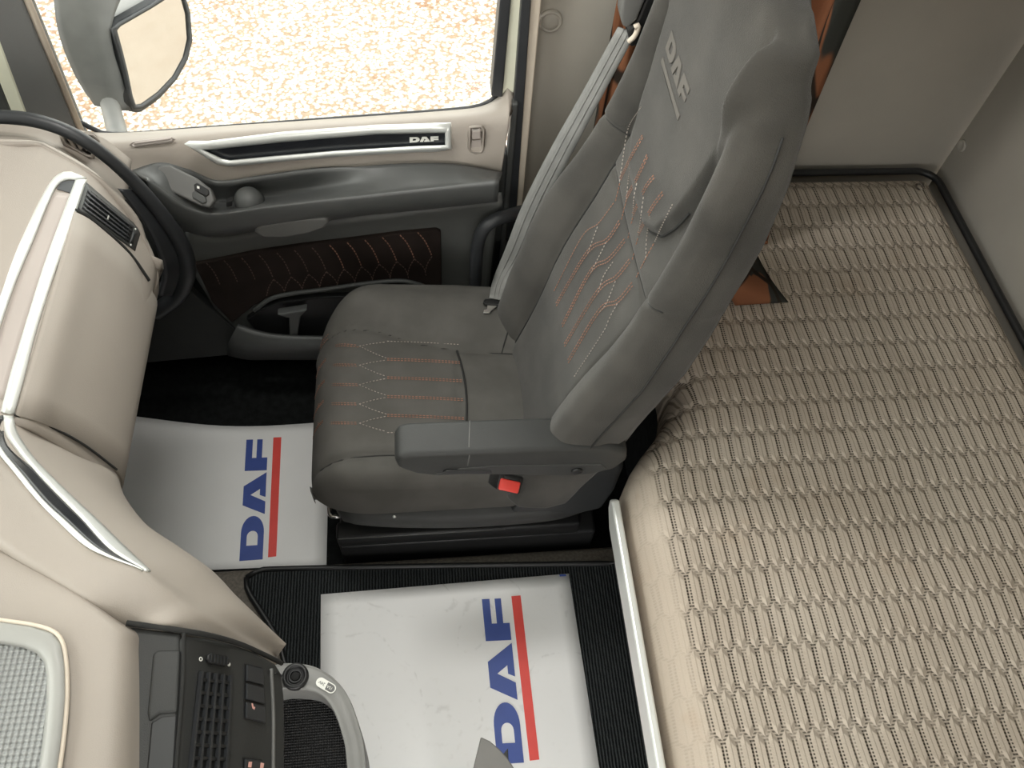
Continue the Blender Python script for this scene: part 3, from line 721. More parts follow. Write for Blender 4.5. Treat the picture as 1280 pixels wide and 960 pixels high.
q_ = (k2(741, 946), k2(697, 517), k2(672, 950), k2(631, 520))
paper('white printed paper mat with shoe marks on the black tunnel carpet', [k2(206, 1010) if False else pz(400, 1010, z2), pz(757, 1010, z2), pz(711, 717, z2), pz(401, 743, z2)], z2,
      q_, (k2(781, 938), k2(732, 510), k2(756, 941), k2(708, 512)), None, [pz(699, 718.2, z2+.0004), pz(707, 717.7, z2+.0004), pz(708, 720, z2+.0004), pz(700, 720.6, z2+.0004)])

# ================================================================== PASSENGER SEAT
seat = empty('passenger_seat', (.05, .82, 0)); tag(seat, 'charcoal fabric truck seat with orange stitching and folding armrest', 'seat')
XF0, XF1 = -.232, .285
def cush_top(x):
    r = .095; base = lerpt([(-.22, .488), (-.10, .497), (.05, .488), (.2, .470), (.3, .465)], x)
    if x < XF0+r:
        t = (XF0+r-x)/r; base -= .135*(1-math.sqrt(max(0, 1-t*t)))
    return base
def cush_y(x):
    t = max(0, min(1, (x-XF0)/.13)); k = math.sqrt(1-(1-t)**2)
    return .665-.062*k, .93+.115*k
def seam_out(x): return lerpt([(-.24, .945), (-.17, .947), (-.10, .935), (-.03, .905), (.05, .888), (.3, .880)], x)
SEAM_IN = .662
def cush_z(x, y):
    """top surface"""
    lo, hi = cush_y(x); zt = cush_top(x); so_ = seam_out(x)
    h = 0
    if y > so_:
        t = (y-so_)/(hi-so_); h = .034*math.sin(min(1, t*1.25)*math.pi*.72)*sms(-.23, -.12, x)
    elif y < SEAM_IN:
        t = (SEAM_IN-y)/(SEAM_IN-lo); h = .010*math.sin(min(1, t)*math.pi*.8)
    else:
        t = (y-SEAM_IN)/(so_-SEAM_IN); h = .010*math.sin(t*math.pi)
    g = .007*(math.exp(-((y-so_)/.006)**2)+math.exp(-((y-SEAM_IN)/.006)**2)) + .004*math.exp(-((x-.052)/.005)**2)*(SEAM_IN < y < so_)
    r = .035; e = 0
    d = min(y-lo, hi-y)
    if d < r: e = r*(1-math.sqrt(max(0, 1-((r-d)/r)**2)))
    return zt+h-g-e
def cushion():
    G = []; nx, ny = 70, 80
    for i in range(nx+1):
        s = i/nx; x = XF0+(XF1-XF0)*(s**1.35); lo, hi = cush_y(x); row = []
        zl = .345
        row += [V((x, lo+.010, zl)), V((x, lo-.004, .385)), V((x, lo-.003, min(.42, cush_z(x, lo)-.01)))]
        for j in range(ny+1):
            y = lo+(hi-lo)*(.5-.5*math.cos(math.pi*j/ny)) if j else lo
            row.append(V((x, y, max(zl+.005, cush_z(x, y)))))
        row += [V((x, hi+.002, min(.42, cush_z(x, hi)-.01))), V((x, hi, .385)), V((x, hi-.01, zl))]
        G.append(row)
    return gridmesh('cushion', G, FAB2, seat, 0, face=(0, 0, 1))
cushion()
def cpt(px, py, lift=.0012):
    z = .49
    for _ in range(6):
        p = pz(px, py, z); z = .5*z+.5*cush_z(p.x, p.y)
    p = pz(px, py, z); p.z = cush_z(p.x, p.y)+lift; return p
def onc(x, y, lift=.001): return V((x, y, cush_z(x, y)+lift))
tube('cushion_seam', [onc(-.203+.02*i, seam_out(-.203+.02*i), .0) for i in range(24)], .0022, SEAM, seat, raw=True, sides=6)
tube('cushion_seam', [onc(-.203+.02*i, SEAM_IN, .0) for i in range(24)], .0022, SEAM, seat, raw=True, sides=6)
tube('cushion_seam', [onc(.052+.012*math.sin(i/14*math.pi), SEAM_IN+(seam_out(.052)-SEAM_IN)*i/14, .001) for i in range(15)], .0022, SEAM, seat, raw=True, sides=6)
tube('cushion_seam', [onc(.14+.05*i/10, .885+.125*i/10, .0) for i in range(11)], .0015, SEAM, seat, raw=True, sides=6)
# stitching on the cushion
fr = [433, 457, 481.5, 505.5, 529.5]; re = [427, 449.5, 472.5, 496, 519.5, 541]
so1, sw1 = [], []
for k, y in enumerate(fr):
    for d in (-1, 1.2):
        so1.append([cpt(397+k*.0, y+d), cpt(420, y+d-.5), cpt(449, y+d)])
        so1.append([V((XF0+.004+.010*t_, cpt(400, y+d).y, cush_z(XF0+.004+.010*t_, cpt(400, y+d).y)+.001)) for t_ in range(4)])
    sw1.append([cpt(449, y), cpt(466, (y+re[k])/2), cpt(484, re[k]+1)])
    sw1.append([cpt(449, y), cpt(466, (y+re[k+1])/2), cpt(484, re[k+1]-1)])
for k, y in enumerate(re):
    for d in ((-1, 1.2) if 0 < k < 5 else (0,)):
        (so1 if 0 < k < 5 else sw1).append([cpt(484, y+d), cpt(530, y+d+1.5), cpt(574+k*2, y+d+4)])
dashes('cushion_stitching', so1, STITO, seat, .0042, .0022, .0015); dashes('cushion_stitching', sw1, STITW, seat, .0036, .0028, .0013)
# plastic shell under the cushion
def shell():
    lv = [(-.002, .372), (.006, .352), (.004, .325), (-.016, .300), (-.05, .288)]
    base = []
    for x, y in [(-.205, .70), (-.185, .635), (-.15, .608), (0, .592), (.15, .590), (.25, .598), (.32, .63), (.335, .70), (.335, .95), (.30, 1.03), (.1, 1.045), (-.14, 1.04), (-.19, .99), (-.21, .90), (-.213, .80)]:
        base.append(V((x, y, 0)))
    P = cat(base+[base[0]], 81)[:-1]; cen = V((.06, .82, 0)); G = []
    for o_, z in lv:
        row = []
        for p in P:
            d = (p-cen); q = p+d.normalized()*o_
            lift = .02*sms(.05, .3, p.x)*0
            row.append(V((q.x, q.y, z+lift)))
        G.append(row)
    bm = bmesh.new(); R = [[bm.verts.new(p) for p in r] for r in G]
    for A, B in zip(R, R[1:]):
        for k in range(80): bm.faces.new((A[k], A[(k+1) % 80], B[(k+1) % 80], B[k]))
    bm.faces.new(R[0]); bm.faces.new(list(reversed(R[-1])))
    bmesh.ops.recalc_face_normals(bm, faces=bm.faces[:])
    return frombm('seat_shell', bm, SEATP, seat)
shell()
# rear side cover (recliner) on the inboard side
prism('recliner_cover', [V((x, .592, z)) for x, z in ((.13, .345), (.24, .33), (.315, .36), (.326, .44), (.326, .53), (.30, .595), (.25, .585), (.20, .47), (.15, .40))], (0, .03, 0), mat('recliner_dark', (.020, .022, .023), .5), seat, .010, 4)
# scissor base
rbox('suspension_box', (-.17, .66, .10), (.30, .98, .30), BLACK, seat, .01)
rbox('slide_rail', (-.205, .628, .155), (.30, .665, .205), BLACK, seat, .006)
rbox('slide_rail', (-.205, .975, .155), (.30, 1.01, .205), BLACK, seat, .006)
tube('rail_highlight', [V((-.20, .626, .207)), V((.14, .626, .207))], .0012, GREYP, seat, n=4, sides=6)  # thin grey tube stands in for the highlight along the black top edge
rbox('base_plinth', (-.205, .628, .0), (.34, 1.0, .158), BLACK, seat, .008)
tube('rail_handle', [V((-.195, .668, .225)), V((-.215, .672, .225)), V((-.217, .72, .225)), V((-.217, .92, .225)), V((-.19, .95, .225))], .005, STEEL, seat, sides=8)
# backrest
YC = .776
XF = [(.44, .150), (.50, .168), (.60, .196), (.75, .228), (.90, .283), (1.05, .318), (1.20, .335), (1.35, .342), (1.5, .355)]
def xf(z):
    for (a, b), (c, d) in zip(XF, XF[1:]):
        if z <= c: break
    # smooth blend with neighbours
    return (lerpt(XF, z-.04)+lerpt(XF, z)+lerpt(XF, z+.04))/3
def half(z): return lerpt([(.44, .212), (.60, .222), (.78, .226), (.85, .222), (.90, .212), (.97, .202), (1.05, .196), (1.2, .184), (1.25, .170), (1.285, .150), (1.305, .14), (1.32, .10)], z)
def zpad(a): return lerpt([(0, .985), (.06, .99), (.09, 1.012), (.11, 1.05), (.125, 1.11), (.14, 1.19), (.155, 1.255), (.17, 1.285), (.2, 1.305)], a)
def bsin(z): return lerpt([(.44, .125), (.60, .128), (.75, .135), (.92, .142), (1.0, .138), (1.2, .13), (1.5, .12)], z)
SPL = .925
def back_x(y, z):
    a = abs(y-YC); h = half(z); si = bsin(z); x = xf(z)
    bo = lerpt([(.44, .030), (.6, .042), (.8, .042), (.98, .034), (1.1, .030), (1.35, .026), (1.45, .01)], z)
    if a > si:
        t = (a-si)/max(.01, h-si); x -= bo*math.sin(min(1, t*1.15)*math.pi*.62)
        x -= 0
    else:
        x += .006*(1-(a/si)**2)*(1 if z < SPL else -.6)
    sl = (zpad(a+.004)-zpad(max(0, a-.004)))/.008; pad = sms(-.008, .014, (z-zpad(a))/math.sqrt(1+sl*sl*.6)); x -= .020*pad*(1 - .2*sms(1.25, 1.5, z))
    x += .006*math.exp(-((a-si)/.006)**2)*(z < 1.02)
    x += .005*math.exp(-((z-SPL+.06*(a/.13)**2*0)/.005)**2)*(a < si)
    if a > si: x += .006*math.exp(-((z-(.975+.12*(a-si)))/.006)**2)
    r = .030; d = h-a
    if d < r: x += r*(1-math.sqrt(max(0, 1-((r-max(0, d))/r)**2)))
    if z > 1.25: x += .028*(1-math.sqrt(max(0, 1-((z-1.25)/.072)**2)))
    return x
def backthick(z): return lerpt([(.44, .10), (.65, .10), (.92, .09), (1.1, .075), (1.2, .055), (1.32, .048)], z)
def backrest():
    G = []; nz, ny = 170, 150
    for i in range(nz+1):
        z = .455+(1.32-.455)*i/nz; h = half(z); xb = xf(z)+backthick(z); row = []
        def sd2(sg):
            fx = back_x(YC-h, z); m_ = min(fx+.035, xb-.02)
            return [V((m_, YC+sg*(h+.003), z)), V((.45*m_+.55*xb, YC+sg*(h-.004), z)), V((xb-.008, YC+sg*(h-.022), z)), V((xb, YC+sg*(h-.055), z)), V((xb+.006, YC+sg*h*.4, z))]
        row += list(reversed(sd2(-1)))
        for j in range(ny+1):
            y = YC-h+2*h*j/ny; row.append(V((back_x(y, z), y, z)))
        row += sd2(1)
        G.append(row)
    bm = bmesh.new(); R = [[bm.verts.new(p) for p in r] for r in G]; nc = len(R[0])
    for A, B in zip(R, R[1:]):
        for j in range(nc): bm.faces.new((A[j], A[(j+1) % nc], B[(j+1) % nc], B[j]))
    bm.faces.new(R[0]); bm.faces.new(list(reversed(R[-1])))
    bmesh.ops.recalc_face_normals(bm, faces=bm.faces[:])
    return frombm('backrest', bm, FAB, seat)
backrest()
def bsurf(y, z, lift=.001): return V((back_x(y, z)-lift, y, z))
def bpt(px, py, lift=.003):
    r = ray(px, py).normalized(); t = .5
    while t < 2.2:
        p = CAM+r*t
        if .46 < p.z < 1.31 and p.x > back_x(p.y, p.z): break
        t += .002
    return CAM+r*(t-.001)-V((lift, 0, 0))
def c7(*pts): return [bpt(660+a/2.6667, 120+b/2.6667) for a, b in pts]
lw = [c7((92, 650), (185, 470), (240, 425), (295, 352)), c7((100, 700), (205, 525), (270, 485), (315, 420)), c7((120, 770), (215, 590), (275, 550), (335, 480)),
      c7((128, 835), (240, 655), (300, 610), (350, 550)), c7((140, 890), (245, 720), (305, 690), (362, 625))]
off = [[p+V((0, .006, 0)) for p in L] for L in lw[1:]]
dots = [c7((205, 525), (225, 470), (242, 425)), c7((215, 590), (240, 540), (268, 485)), c7((240, 655), (258, 600), (290, 552)), c7((245, 720), (268, 690), (300, 612)), c7((160, 935), (255, 790), (278, 740), (305, 690))]
upl = [c7((315, 280), (355, 200), (395, 130)), c7((335, 345), (375, 270), (410, 195)), c7((357, 400), (400, 310), (435, 265)), c7((375, 465), (420, 380), (460, 325)),
       c7((298, 350), (315, 280)), c7((318, 412), (335, 345)), c7((340, 474), (357, 400)), c7((355, 545), (375, 465)), c7((368, 604), (400, 540), (430, 485))]
upo = [[p+V((0, .005, 0)) for p in L] for L in upl[:4]]
upd = [c7((312, 285), (320, 230), (340, 110), (385, 35)), c7((335, 345), (340, 290), (347, 235)), c7((357, 400), (360, 340), (372, 280)), c7((375, 465), (385, 390), (393, 330)), c7((400, 540), (403, 470), (415, 395)), c7((430, 485), (455, 430), (490, 360))]
dashes('backrest_stitching', lw+off+upl+upo, STITO, seat, .0045, .002, .0014); dashes('backrest_stitching', dots+upd, STITW, seat, .0032, .0028, .0013)
# seams of the backrest
for sg in (-1, 1):
    tube('backrest_seam', [bsurf(YC+sg*bsin(z), z, .0006) for z in [.47+.02*i for i in range(25)]], .0018, SEAM, seat, raw=True, sides=6)
    tube('backrest_seam', [bsurf(YC+sg*(bsin(.975)+(half(.98)-.006-bsin(.975))*i/10), .975+.012*i/10, -.001) for i in range(11)], .0018, SEAM, seat, raw=True, sides=6)
    tube('side_seam', [V((xf(z)+.018, YC+sg*(half(z)+.0045), z)) for z in [.70+.03*i for i in range(19)]], .0014, SEAM, seat, raw=True, sides=6)
tube('backrest_seam', [bsurf(YC-.14+.28*i/14, SPL, -.001) for i in range(15)], .0018, SEAM, seat, raw=True, sides=6)
tube('headrest_seam', [bsurf(YC+a, zpad(abs(a))-.004, .0012) for a in [-.118+.236*i/40 for i in range(41)]], .0018, SEAM, seat, raw=True, sides=6)
# embroidered logo on the head panel
l0, l1, l2, l3 = (863, 143), (0, 0), (0, 0), (0, 0)
def lg(u, v):
    y = .862-u*.0208; z = 1.158+v*.024; return bsurf(y, z, .0004)
daf(lg, V((-.0012, 0, 0)), LOGOG, seat, bar=LOGOG, barv=(-.75, -.45))
# armrest
def armrest():
    a = empty('armrest', (.25, .56, .6)); a.parent = seat; a.location = V((.25, .56, .6))-seat.location
    def AW(px, py): return pz(px, py, .70)
    top_ = [(-.058, .612), (-.050, .616), (.07, .605), (.18, .600), (.262, .596)]
    ins_ = [(x, y-.060+.0*x) for x, y in top_]
    def build(name, prof, m, bevel):   # profile in x,z swept across y
        return prism(name, prof, (0, 0, 0), m, a)
    side = [(-.058, .690), (-.052, .706), (-.035, .710), (.10, .708), (.262, .704), (.295, .685), (.300, .655), (.285, .625), (.250, .612), (.20, .612), (.12, .625), (.05, .635), (.005, .632), (-.03, .645), (-.055, .668)]
    P = [V((x, .545, z)) for x, z in side]
    o = prism('arm_pad', P, (0, .058, 0), SEATP, a, .009, 4, smooth=True)
    cov = [(-.005, .642), (.04, .660), (.09, .664), (.20, .655), (.26, .650), (.272, .632), (.25, .618), (.20, .617), (.12, .630), (.05, .640)]
    prism('side_cover', [V((x, .5435, z)) for x, z in cov], (0, .01, 0), mat('armrest_side', (.030, .031, .03), .5, bump=.2, bscale=900), a, .002)
    lathe('pivot_cap', [(.009, -.001), (.009, .003), (.007, .004)], V((.222, .5435, .634)), (0, -1, 0), BLACK, a)
    prism('lever_slot', [V((x, .5425, z)) for x, z in ((.012, .654), (.018, .660), (.085, .650), (.088, .643), (.075, .641), (.02, .648))], (0, .004, 0), BLACK, a, .001)
    tube('pad_seam', [V((.05, .5446, .668)), V((.052, .5446, .70)), V((.052, .555, .7085)), V((.056, .60, .7085))], .0009, GREYP, a, raw=True, sides=6)
armrest()
# buckle
bk = empty('belt_buckle', (0, 0, 0)); bk.parent = seat; bk.location = V((.12, .575, .40))-seat.location
bc = pyy(637, 606, .560)
mt_ = Matrix.Translation(bc) @ Matrix.Rotation(math.radians(-10), 4, 'Z') @ Matrix.Rotation(math.radians(14), 4, 'Y') @ Matrix.Rotation(math.radians(32), 4, 'X')
rbox('buckle_housing', (-.021, -.013, -.075), (.021, .017, 0), BLACK, bk, .004, mtx=mt_)
rbox('release_button', (-.0175, -.0115, -.006), (.0175, .008, .0035), BUCK, bk, .003, mtx=mt_)
rbox('latch_slot', (-.012, .0085, -.004), (.012, .0145, .0012), BLACK, bk, .001, mtx=mt_)
lathe('shell_screw', [(.004, -.001), (.004, .002), (.002, .003)], pyy(493, 645, .600), (0, -1, .2), STEEL, seat)
# seat belt
sb = empty('seat_belt', (.15, 1.04, .5)); tag(sb, 'grey seat belt running down the window side of the seat', 'seat belt')
cl = [(783, 38, 1.035), (740, 118, 1.05), (700, 192, 1.055), (665, 262, 1.055), (643, 315, 1.045), (630, 360, 1.025), (626, 379, 1.015)]
wd_ = [(11, 4), (11, 5), (12, 6), (12, 6), (11, 5), (10, 4), (8, 2)]
La = [pyy(a-w[0], b-w[1], y+.008) for (a, b, y), w in zip(cl, wd_)]; Lb = [pyy(a+w[0], b+w[1], y-.012) for (a, b, y), w in zip(cl, wd_)]
La[-1], Lb[-1] = cpt(611, 378, .016), cpt(627, 381, .016)
La[-2], Lb[-2] = cpt(616, 358, .030), cpt(633, 362, .030)
ribbon('strap', La, Lb, STRAPM, sb, .0025, 40)
for t in (.35, .65): tube('strap_rib', [a.lerp(b, t)+(CAM-a).normalized()*.0006 for a, b in zip(cat(La, 40), cat(Lb, 40))], .0011, STRAPM, sb, raw=True, sides=6)
tg = empty('tongue'); tg.parent = sb; tg.location = V((.13, 1.04, .52))-sb.location
t0 = cl[-1]
prism('tongue_head', [cpt(a, b, .010) for a, b in ((603, 381), (606, 377), (630, 380), (630, 386), (606, 384))], (0, 0, -.008), BLACK, tg, .002)
prism('tongue_plate', [cpt(a, b, .007) for a, b in ((609, 384), (622, 385), (614, 391), (612, 394), (604, 394), (605, 390), (609, 389))], (0, 0, -.003), STEEL, tg, .0008)
gd = prism('belt_guide', [pyy(a, b, 1.02) for a, b in ((776, 22), (780, -14), (800, -40), (822, -40), (806, 2), (796, 26), (784, 36), (778, 33))], (.0, .035, 0), GREYP, sb, .008, 4, smooth=True)
prism('guide_slot', [pyy(a, b, 1.025) for a, b in ((796, 26), (806, 2), (822, -40), (832, -20), (822, 20), (808, 55), (788, 60), (784, 38))], (.0, .04, 0), BLACK, sb, .004)
tube('guide_ring', [pyy(786, 52, 1.022), pyy(794, 44, 1.02), pyy(798, 32, 1.02), pyy(793, 34, 1.02)], .004, CREAM2, sb, n=14, sides=8)

# grab handle behind the seat at the pillar
gh = empty('grab_handle', (.1, 1.15, .3)); tag(gh, 'bent black tube grab handle on the door pillar beside the seat', 'handle')
tube('handle_tube', [pyy(662, 262, 1.18), pyy(640, 268, 1.12), pyy(622, 273, 1.10), pyy(606, 284, 1.095), pyy(598, 302, 1.095), pyy(595, 330, 1.095), pyy(594, 375, 1.095), pyy(594, 400, 1.10)], .0135, RUBBER, gh, n=40, sides=16)
lathe('end_flange', [(.02, 0), (.02, .006), (.016, .010)], pyy(662, 262, 1.192), (0, -1, 0), BLACK, gh)

# ================================================================== DASHBOARD
da = empty('dashboard', (-.7, .5, .0)); tag(da, 'beige dashboard with silver trim, vents and dark centre controls', 'dashboard')
# main passenger body: constant section swept along y, end rounded towards the door
SEC = [(-1.08, .930), (-.95, .955), (-.80, .955), (-.66, .935), (-.56, .912), (-.528, .900), (-.487, .880), (-.470, .835), (-.452, .775), (-.444, .725), (-.449, .680), (-.475, .620), (-.52, .56), (-.62, .50)]
def secpt(y, shrink): 
    out = []
    for x, z in SEC: out.append(V((x, y, z)))
    return out
END = [pz(-190, 190, .93), pz(-120, 182, .95), pz(-60, 178, .95), pz(0, 178, .94), pz(40, 180, .92), pz(62, 187, .91), pz(110, 214, .885), pz(140, 243, .85), pz(172, 285, .79), pz(195, 338, .725), V((-.465, .88, .67)), V((-.49, .88, .61)), V((-.53, .88, .55)), V((-.63, .88, .50))]
st1 = [a.lerp(V((x, .74, z)), .5) for a, (x, z) in zip(END, SEC)]
rows = [[e+V((-.012, .012, -.05)) for e in END], [e+V((0, .004, -.012)) for e in END], END, st1] + [[V((x, y, z)) for x, z in SEC] for y in (.74, .66, .59, .52)]
G = [catu(r, 60) for r in rows]; G2 = [[None]*60 for _ in range(40)]
for j in range(60):
    c_ = catu([g[j] for g in G], 40)
    for i in range(40): G2[i][j] = c_[i]
gridmesh('dash_body', G2, BEIGE, da, .01); DBV = bvh_of(G2)
# door-end side piece with demister outlet
d0 = [pyy(-30, 142, 1.09), pyy(30, 152, 1.09), pyy(90, 160, 1.10), pyy(128, 172, 1.11), pyy(165, 200, 1.12)]
d1 = [pyy(-25, 165, 1.055), pyy(32, 170, 1.055), pyy(78, 184, 1.06), pyy(118, 206, 1.06), pyy(160, 240, 1.06)]
d2 = [pyy(-20, 178, 1.03), pyy(34, 180, 1.03), pyy(68, 190, 1.03), pyy(110, 222, 1.03), pyy(155, 268, 1.02)]
d3 = [p+V((0, -.03, -.12)) for p in d2]
loft('end_piece', [d0, d1, d2, d3], BEIGE, da, n=30, k=12, thick=.008, matched=True)
def dm(a, b, l=0): 
    return pyy(a, b, 1.066-l)
ring_grid('demister_frame', densify([(75, 168), (84, 165), (117, 168), (125, 175), (124, 180), (118, 199), (108, 197), (80, 181)], 3), densify([(79, 170), (86, 168), (114, 170), (120, 176), (119, 180), (113, 194), (107, 193), (83, 179)], 3), BEIGE, da, lambda a, b, l: dm(a, b, l), .003, .006)
prism('demister_opening', [dm(a, b, -.004) for a, b in ((79, 170), (86, 168), (114, 170), (120, 176), (113, 194), (107, 193), (83, 179))], (0, .006, -.004), BLACK, da)
for k in range(4):
    a, b = 82+k*8, 170+k*1.4
    prism('demister_slat', [dm(a, b+1, .0005), dm(a+3, b, .0005), dm(a+13, b+15, .0005), dm(a+10, b+16, .0005)], (0, .005, 0), BEIGE, da)
# upper silver decor
def ds(px, py, lift=.004): return hit(DBV, px, py, lift)
so_a = [(-34, 475), (0, 371), (19, 317), (40, 270), (59, 233), (72, 218), (87, 214), (108, 222)]
so_b = [(-20, 480), (0, 410), (20, 352), (41, 302), (60, 255), (72, 232), (84, 225), (95, 225)]
ribbon('silver_trim', [ds(a, b, .003) for a, b in so_a], [ds(a, b, .003) for a, b in so_b], SILVER, da, .006, 40, dome=.003)
si_a = [(94, 225), (72, 283), (53, 336), (30, 410), (12, 470), (1, 514)]; si_b = [(109, 224), (88, 287), (67, 346), (46, 412), (31, 470), (18, 517)]
ribbon('silver_trim', [ds(a, b, .003) for a, b in si_a], [ds(a, b, .003) for a, b in si_b], SILVER, da, .006, 40, dome=.003)
ribbon('grey_inlay', [ds(a, b, .0015) for a, b in ((-18, 480), (2, 410), (22, 350), (43, 300), (62, 253), (70, 240))], [ds(a, b, .0015) for a, b in ((4, 500), (14, 465), (32, 405), (55, 333), (74, 280), (88, 242))], BEIGE2, da, .004)
prism('inlay_end', [ds(a, b, .0022) for a, b in ((71, 236), (77, 227), (93, 225), (88, 241))], (0, 0, -.003), GLOSSB, da)
# outer vent
VQ = [(106, 226), (177, 287), (169, 314), (95, 261)]
def vq(u, v, l=0):
    a = [VQ[0][k]+(VQ[1][k]-VQ[0][k])*u for k in (0, 1)]; b = [VQ[3][k]+(VQ[2][k]-VQ[3][k])*u for k in (0, 1)]
    return ds(a[0]+(b[0]-a[0])*v, a[1]+(b[1]-a[1])*v, l)
ve = empty('air_vent'); ve.parent = da; ve.location = vq(.5, .5)-da.location
def vpatch(name, u0, u1, v0, v1, l, m, nu=14, nv=8, th=.006, e=.004):
    G = []
    for i in range(nu+1):
        row = []
        for j in range(nv+1):
            ed = 0 if i in (0, nu) or j in (0, nv) else e
            row.append(vq(u0+(u1-u0)*i/nu, v0+(v1-v0)*j/nv, l+ed))
        G.append(row)
    return gridmesh(name, G, m, ve, th)
vpatch('vent_bezel', 0, 1, 0, 1, .001, CHAR, e=.004)
vpatch('vent_cavity', .08, .88, .13, .87, .0055, BLACK, e=.0005, th=.003)
for k in range(5):
    v = .13+.74*(k+.5)/5; vpatch('vent_slat', .085, .865, v-.045, v+.045, .0065, RUBBER, nu=10, nv=4, th=.003, e=.003)
for k in range(9):
    u = .10+.76*(k+.5)/9; vpatch('vent_fin', u-.006, u+.006, .14, .86, .0065, BLACK, nu=2, nv=6, th=.002, e=.0015)
vpatch('vent_tab', .47, .50, .45, .60, .010, LGREY, nu=2, nv=2, th=.004)
vpatch('vent_wheel', .89, .95, .30, .80, .006, BLACK, nu=3, nv=5, th=.004, e=.002)
for v in (.16, .88): vpatch('vent_mark', .905, .925, v-.03, v+.03, .0062, WHITEP, nu=2, nv=2, th=.0005, e=.0003)
# glovebox lid
gt = [(93, 264), (112, 274), (132, 290), (152, 308), (168, 326), (186, 352)]
gb = [(20, 518), (45, 525), (72, 536), (100, 552), (124, 568), (146, 588)]
rails = []
for k in range(9):
    t = k/8; row = []
    for (a, b), (c_, d) in zip(gt, gb):
        px, py = a+(c_-a)*t, b+(d-b)*t
        px += 6*math.sin(math.pi*t)*(a-93)/93
        row.append(ds(px, py, .006))
    row[-1] = V((-.4405, row[-1].y, .722)) if k not in () else row[-1]
    row += [V((-.443, row[-1].y, .685)), V((-.468, row[-1].y, .63))]
    rails.append(row)
lid = gridmesh('glovebox_lid', [catu(r, 30) for r in rails], BEIGE, da, .006)
tube('lid_gap', [ds(a, b-1.5, .0015) for a, b in gt], .003, SEAM, da, sides=6)
# swept section towards the centre
st = [((-40, 605, .94), (-8, 552, .92), (16, 521, .885), (145, 592, .722)), ((-18, 650, .94), (18, 600, .92), (46, 583, .89), (158, 624, .722)), ((20, 683, .936), (68, 650, .92), (98, 640, .893), (195, 670, .72)),
      ((70, 716, .93), (122, 690, .92), (150, 684, .897), (235, 697, .72)), ((120, 748, .925), (168, 716, .915), (194, 712, .89), (270, 723, .72)), ((165, 774, .905), (213, 750, .90), (240, 747, .87), (296, 752, .71)),
      ((235, 786, .885), (264, 778, .865), (284, 776, .835), (320, 779, .70)), ((346, 828, .735), (347, 823, .725), (348, 819, .712), (349, 814, .69))]
def surf4(i): 
    r = [pz(*p) for p in st[i]]; s_ = r[-1]; outv = V((-.02, -.01, -.05)) if i < 3 else V((-.03, -.02, -.05))
    mid = r[2].lerp(r[3], .55)+V((.012, .006, .018))*(0.1 if i == 0 else .6 if i == 1 else 1)
    pre = r[0]+V((-.012, -.008, -.02))
    return [pre, r[0], r[1], r[2], mid, s_, s_+outv, s_+outv*2.6+V((-.03, 0, -.05))]
cols = [catu(surf4(i), 36) for i in range(8)]
G = [catu([c_[j] for c_ in cols], 50) for j in range(36)]
gridmesh('centre_sweep', G, BEIGE, da, .008); SBV = bvh_of(G)
tube('sweep_gap', [pz(18, 518.5, .892), pz(60, 532, .855), pz(105, 556, .80), pz(146, 587, .727)], .0016, SEAM, da, sides=6)
def cl3(L, lift): return [hit(SBV, a, b, lift, z) for a, b, z in L]
lr = [(17, 520, .886), (22, 540, .886), (40, 568, .889), (62, 592, .891), (95, 624, .894), (122, 649, .894), (160, 686, .899), (189, 713, .893)]
ll = [(4, 519, .893), (8, 540, .893), (27, 568, .896), (48, 592, .898), (80, 625, .899), (104, 649, .902), (139, 686, .902), (180, 711, .895)]
ribbon('silver_trim', cl3(ll, .005), cl3(lr, .005), SILVER, da, .005, 40, dome=.0025)
lo_ = [(-12, 520, .91), (-7, 556, .918), (20, 592, .92), (47, 625, .918), (72, 650, .917), (115, 687, .913), (178, 712, .898)]
li_ = [(-7, 520, .908), (0, 556, .915), (28, 592, .916), (55, 625, .915), (81, 649, .914), (124, 686, .911), (179, 711, .898)]
ribbon('silver_trim', cl3(lo_, .005), cl3(li_, .005), SILVER, da, .005, 40, dome=.001)
ribbon('black_inlay', cl3([(a-1, b, c) for a, b, c in li_], .003), cl3([(5, 519, .893), (9, 556, .896), (49, 592, .898), (81, 625, .9), (105, 649, .899), (140, 686, .902), (180, 711, .896)], .003), GLOSSB, da, .004, 40)
# raised pod with grey studded tray
zp = .925
pr = [[pz(-90, 655, .90), pz(0, 685, .90), pz(60, 716, .90), pz(110, 746, .90), pz(157, 779, .885)],
      [pz(-90, 668, zp), pz(0, 694, zp), pz(58, 723, zp), pz(108, 753, zp), pz(153, 785, zp-.008)],
      [pz(-90, 760, zp+.003), pz(0, 775, zp+.003), pz(56, 785, zp+.003), pz(100, 800, zp+.003), pz(152, 812, zp-.006)],
      [pz(-90, 860, zp+.003), pz(0, 870, zp+.003), pz(56, 875, zp+.003), pz(100, 880, zp+.003), pz(150, 885, zp-.006)],
      [pz(-90, 1040, zp+.003), pz(0, 1040, zp+.003), pz(56, 1040, zp+.003), pz(100, 1040, zp+.003), pz(143, 1040, zp-.006)]]
for r in pr: r.append(r[-1]+V((.012, .0, -.03)))
loft('pod', pr, BEIGE, da, n=40, k=40, thick=.01, matched=True)
def tz(a, b, l=0): return pz(a, b, zp+.009+l)
to = [(-60, 765), (0, 775), (40, 781), (66, 789), (78, 803), (83, 830), (84, 870), (80, 920), (72, 975), (60, 1030), (-60, 1030)]
ti = [(-60, 795), (0, 805), (30, 810), (46, 817), (55, 828), (58, 845), (58, 875), (54, 920), (47, 970), (38, 1010), (-60, 1010)]
ring_grid('tray_rim', densify(to, 4), densify(ti, 4), LGREY, da, lambda a, b, l: tz(a, b, l), .005, .01)
prism('tray_floor', [tz(a, b, -.003) for a, b in ti], (0, 0, -.006), TRAYTEX, da)
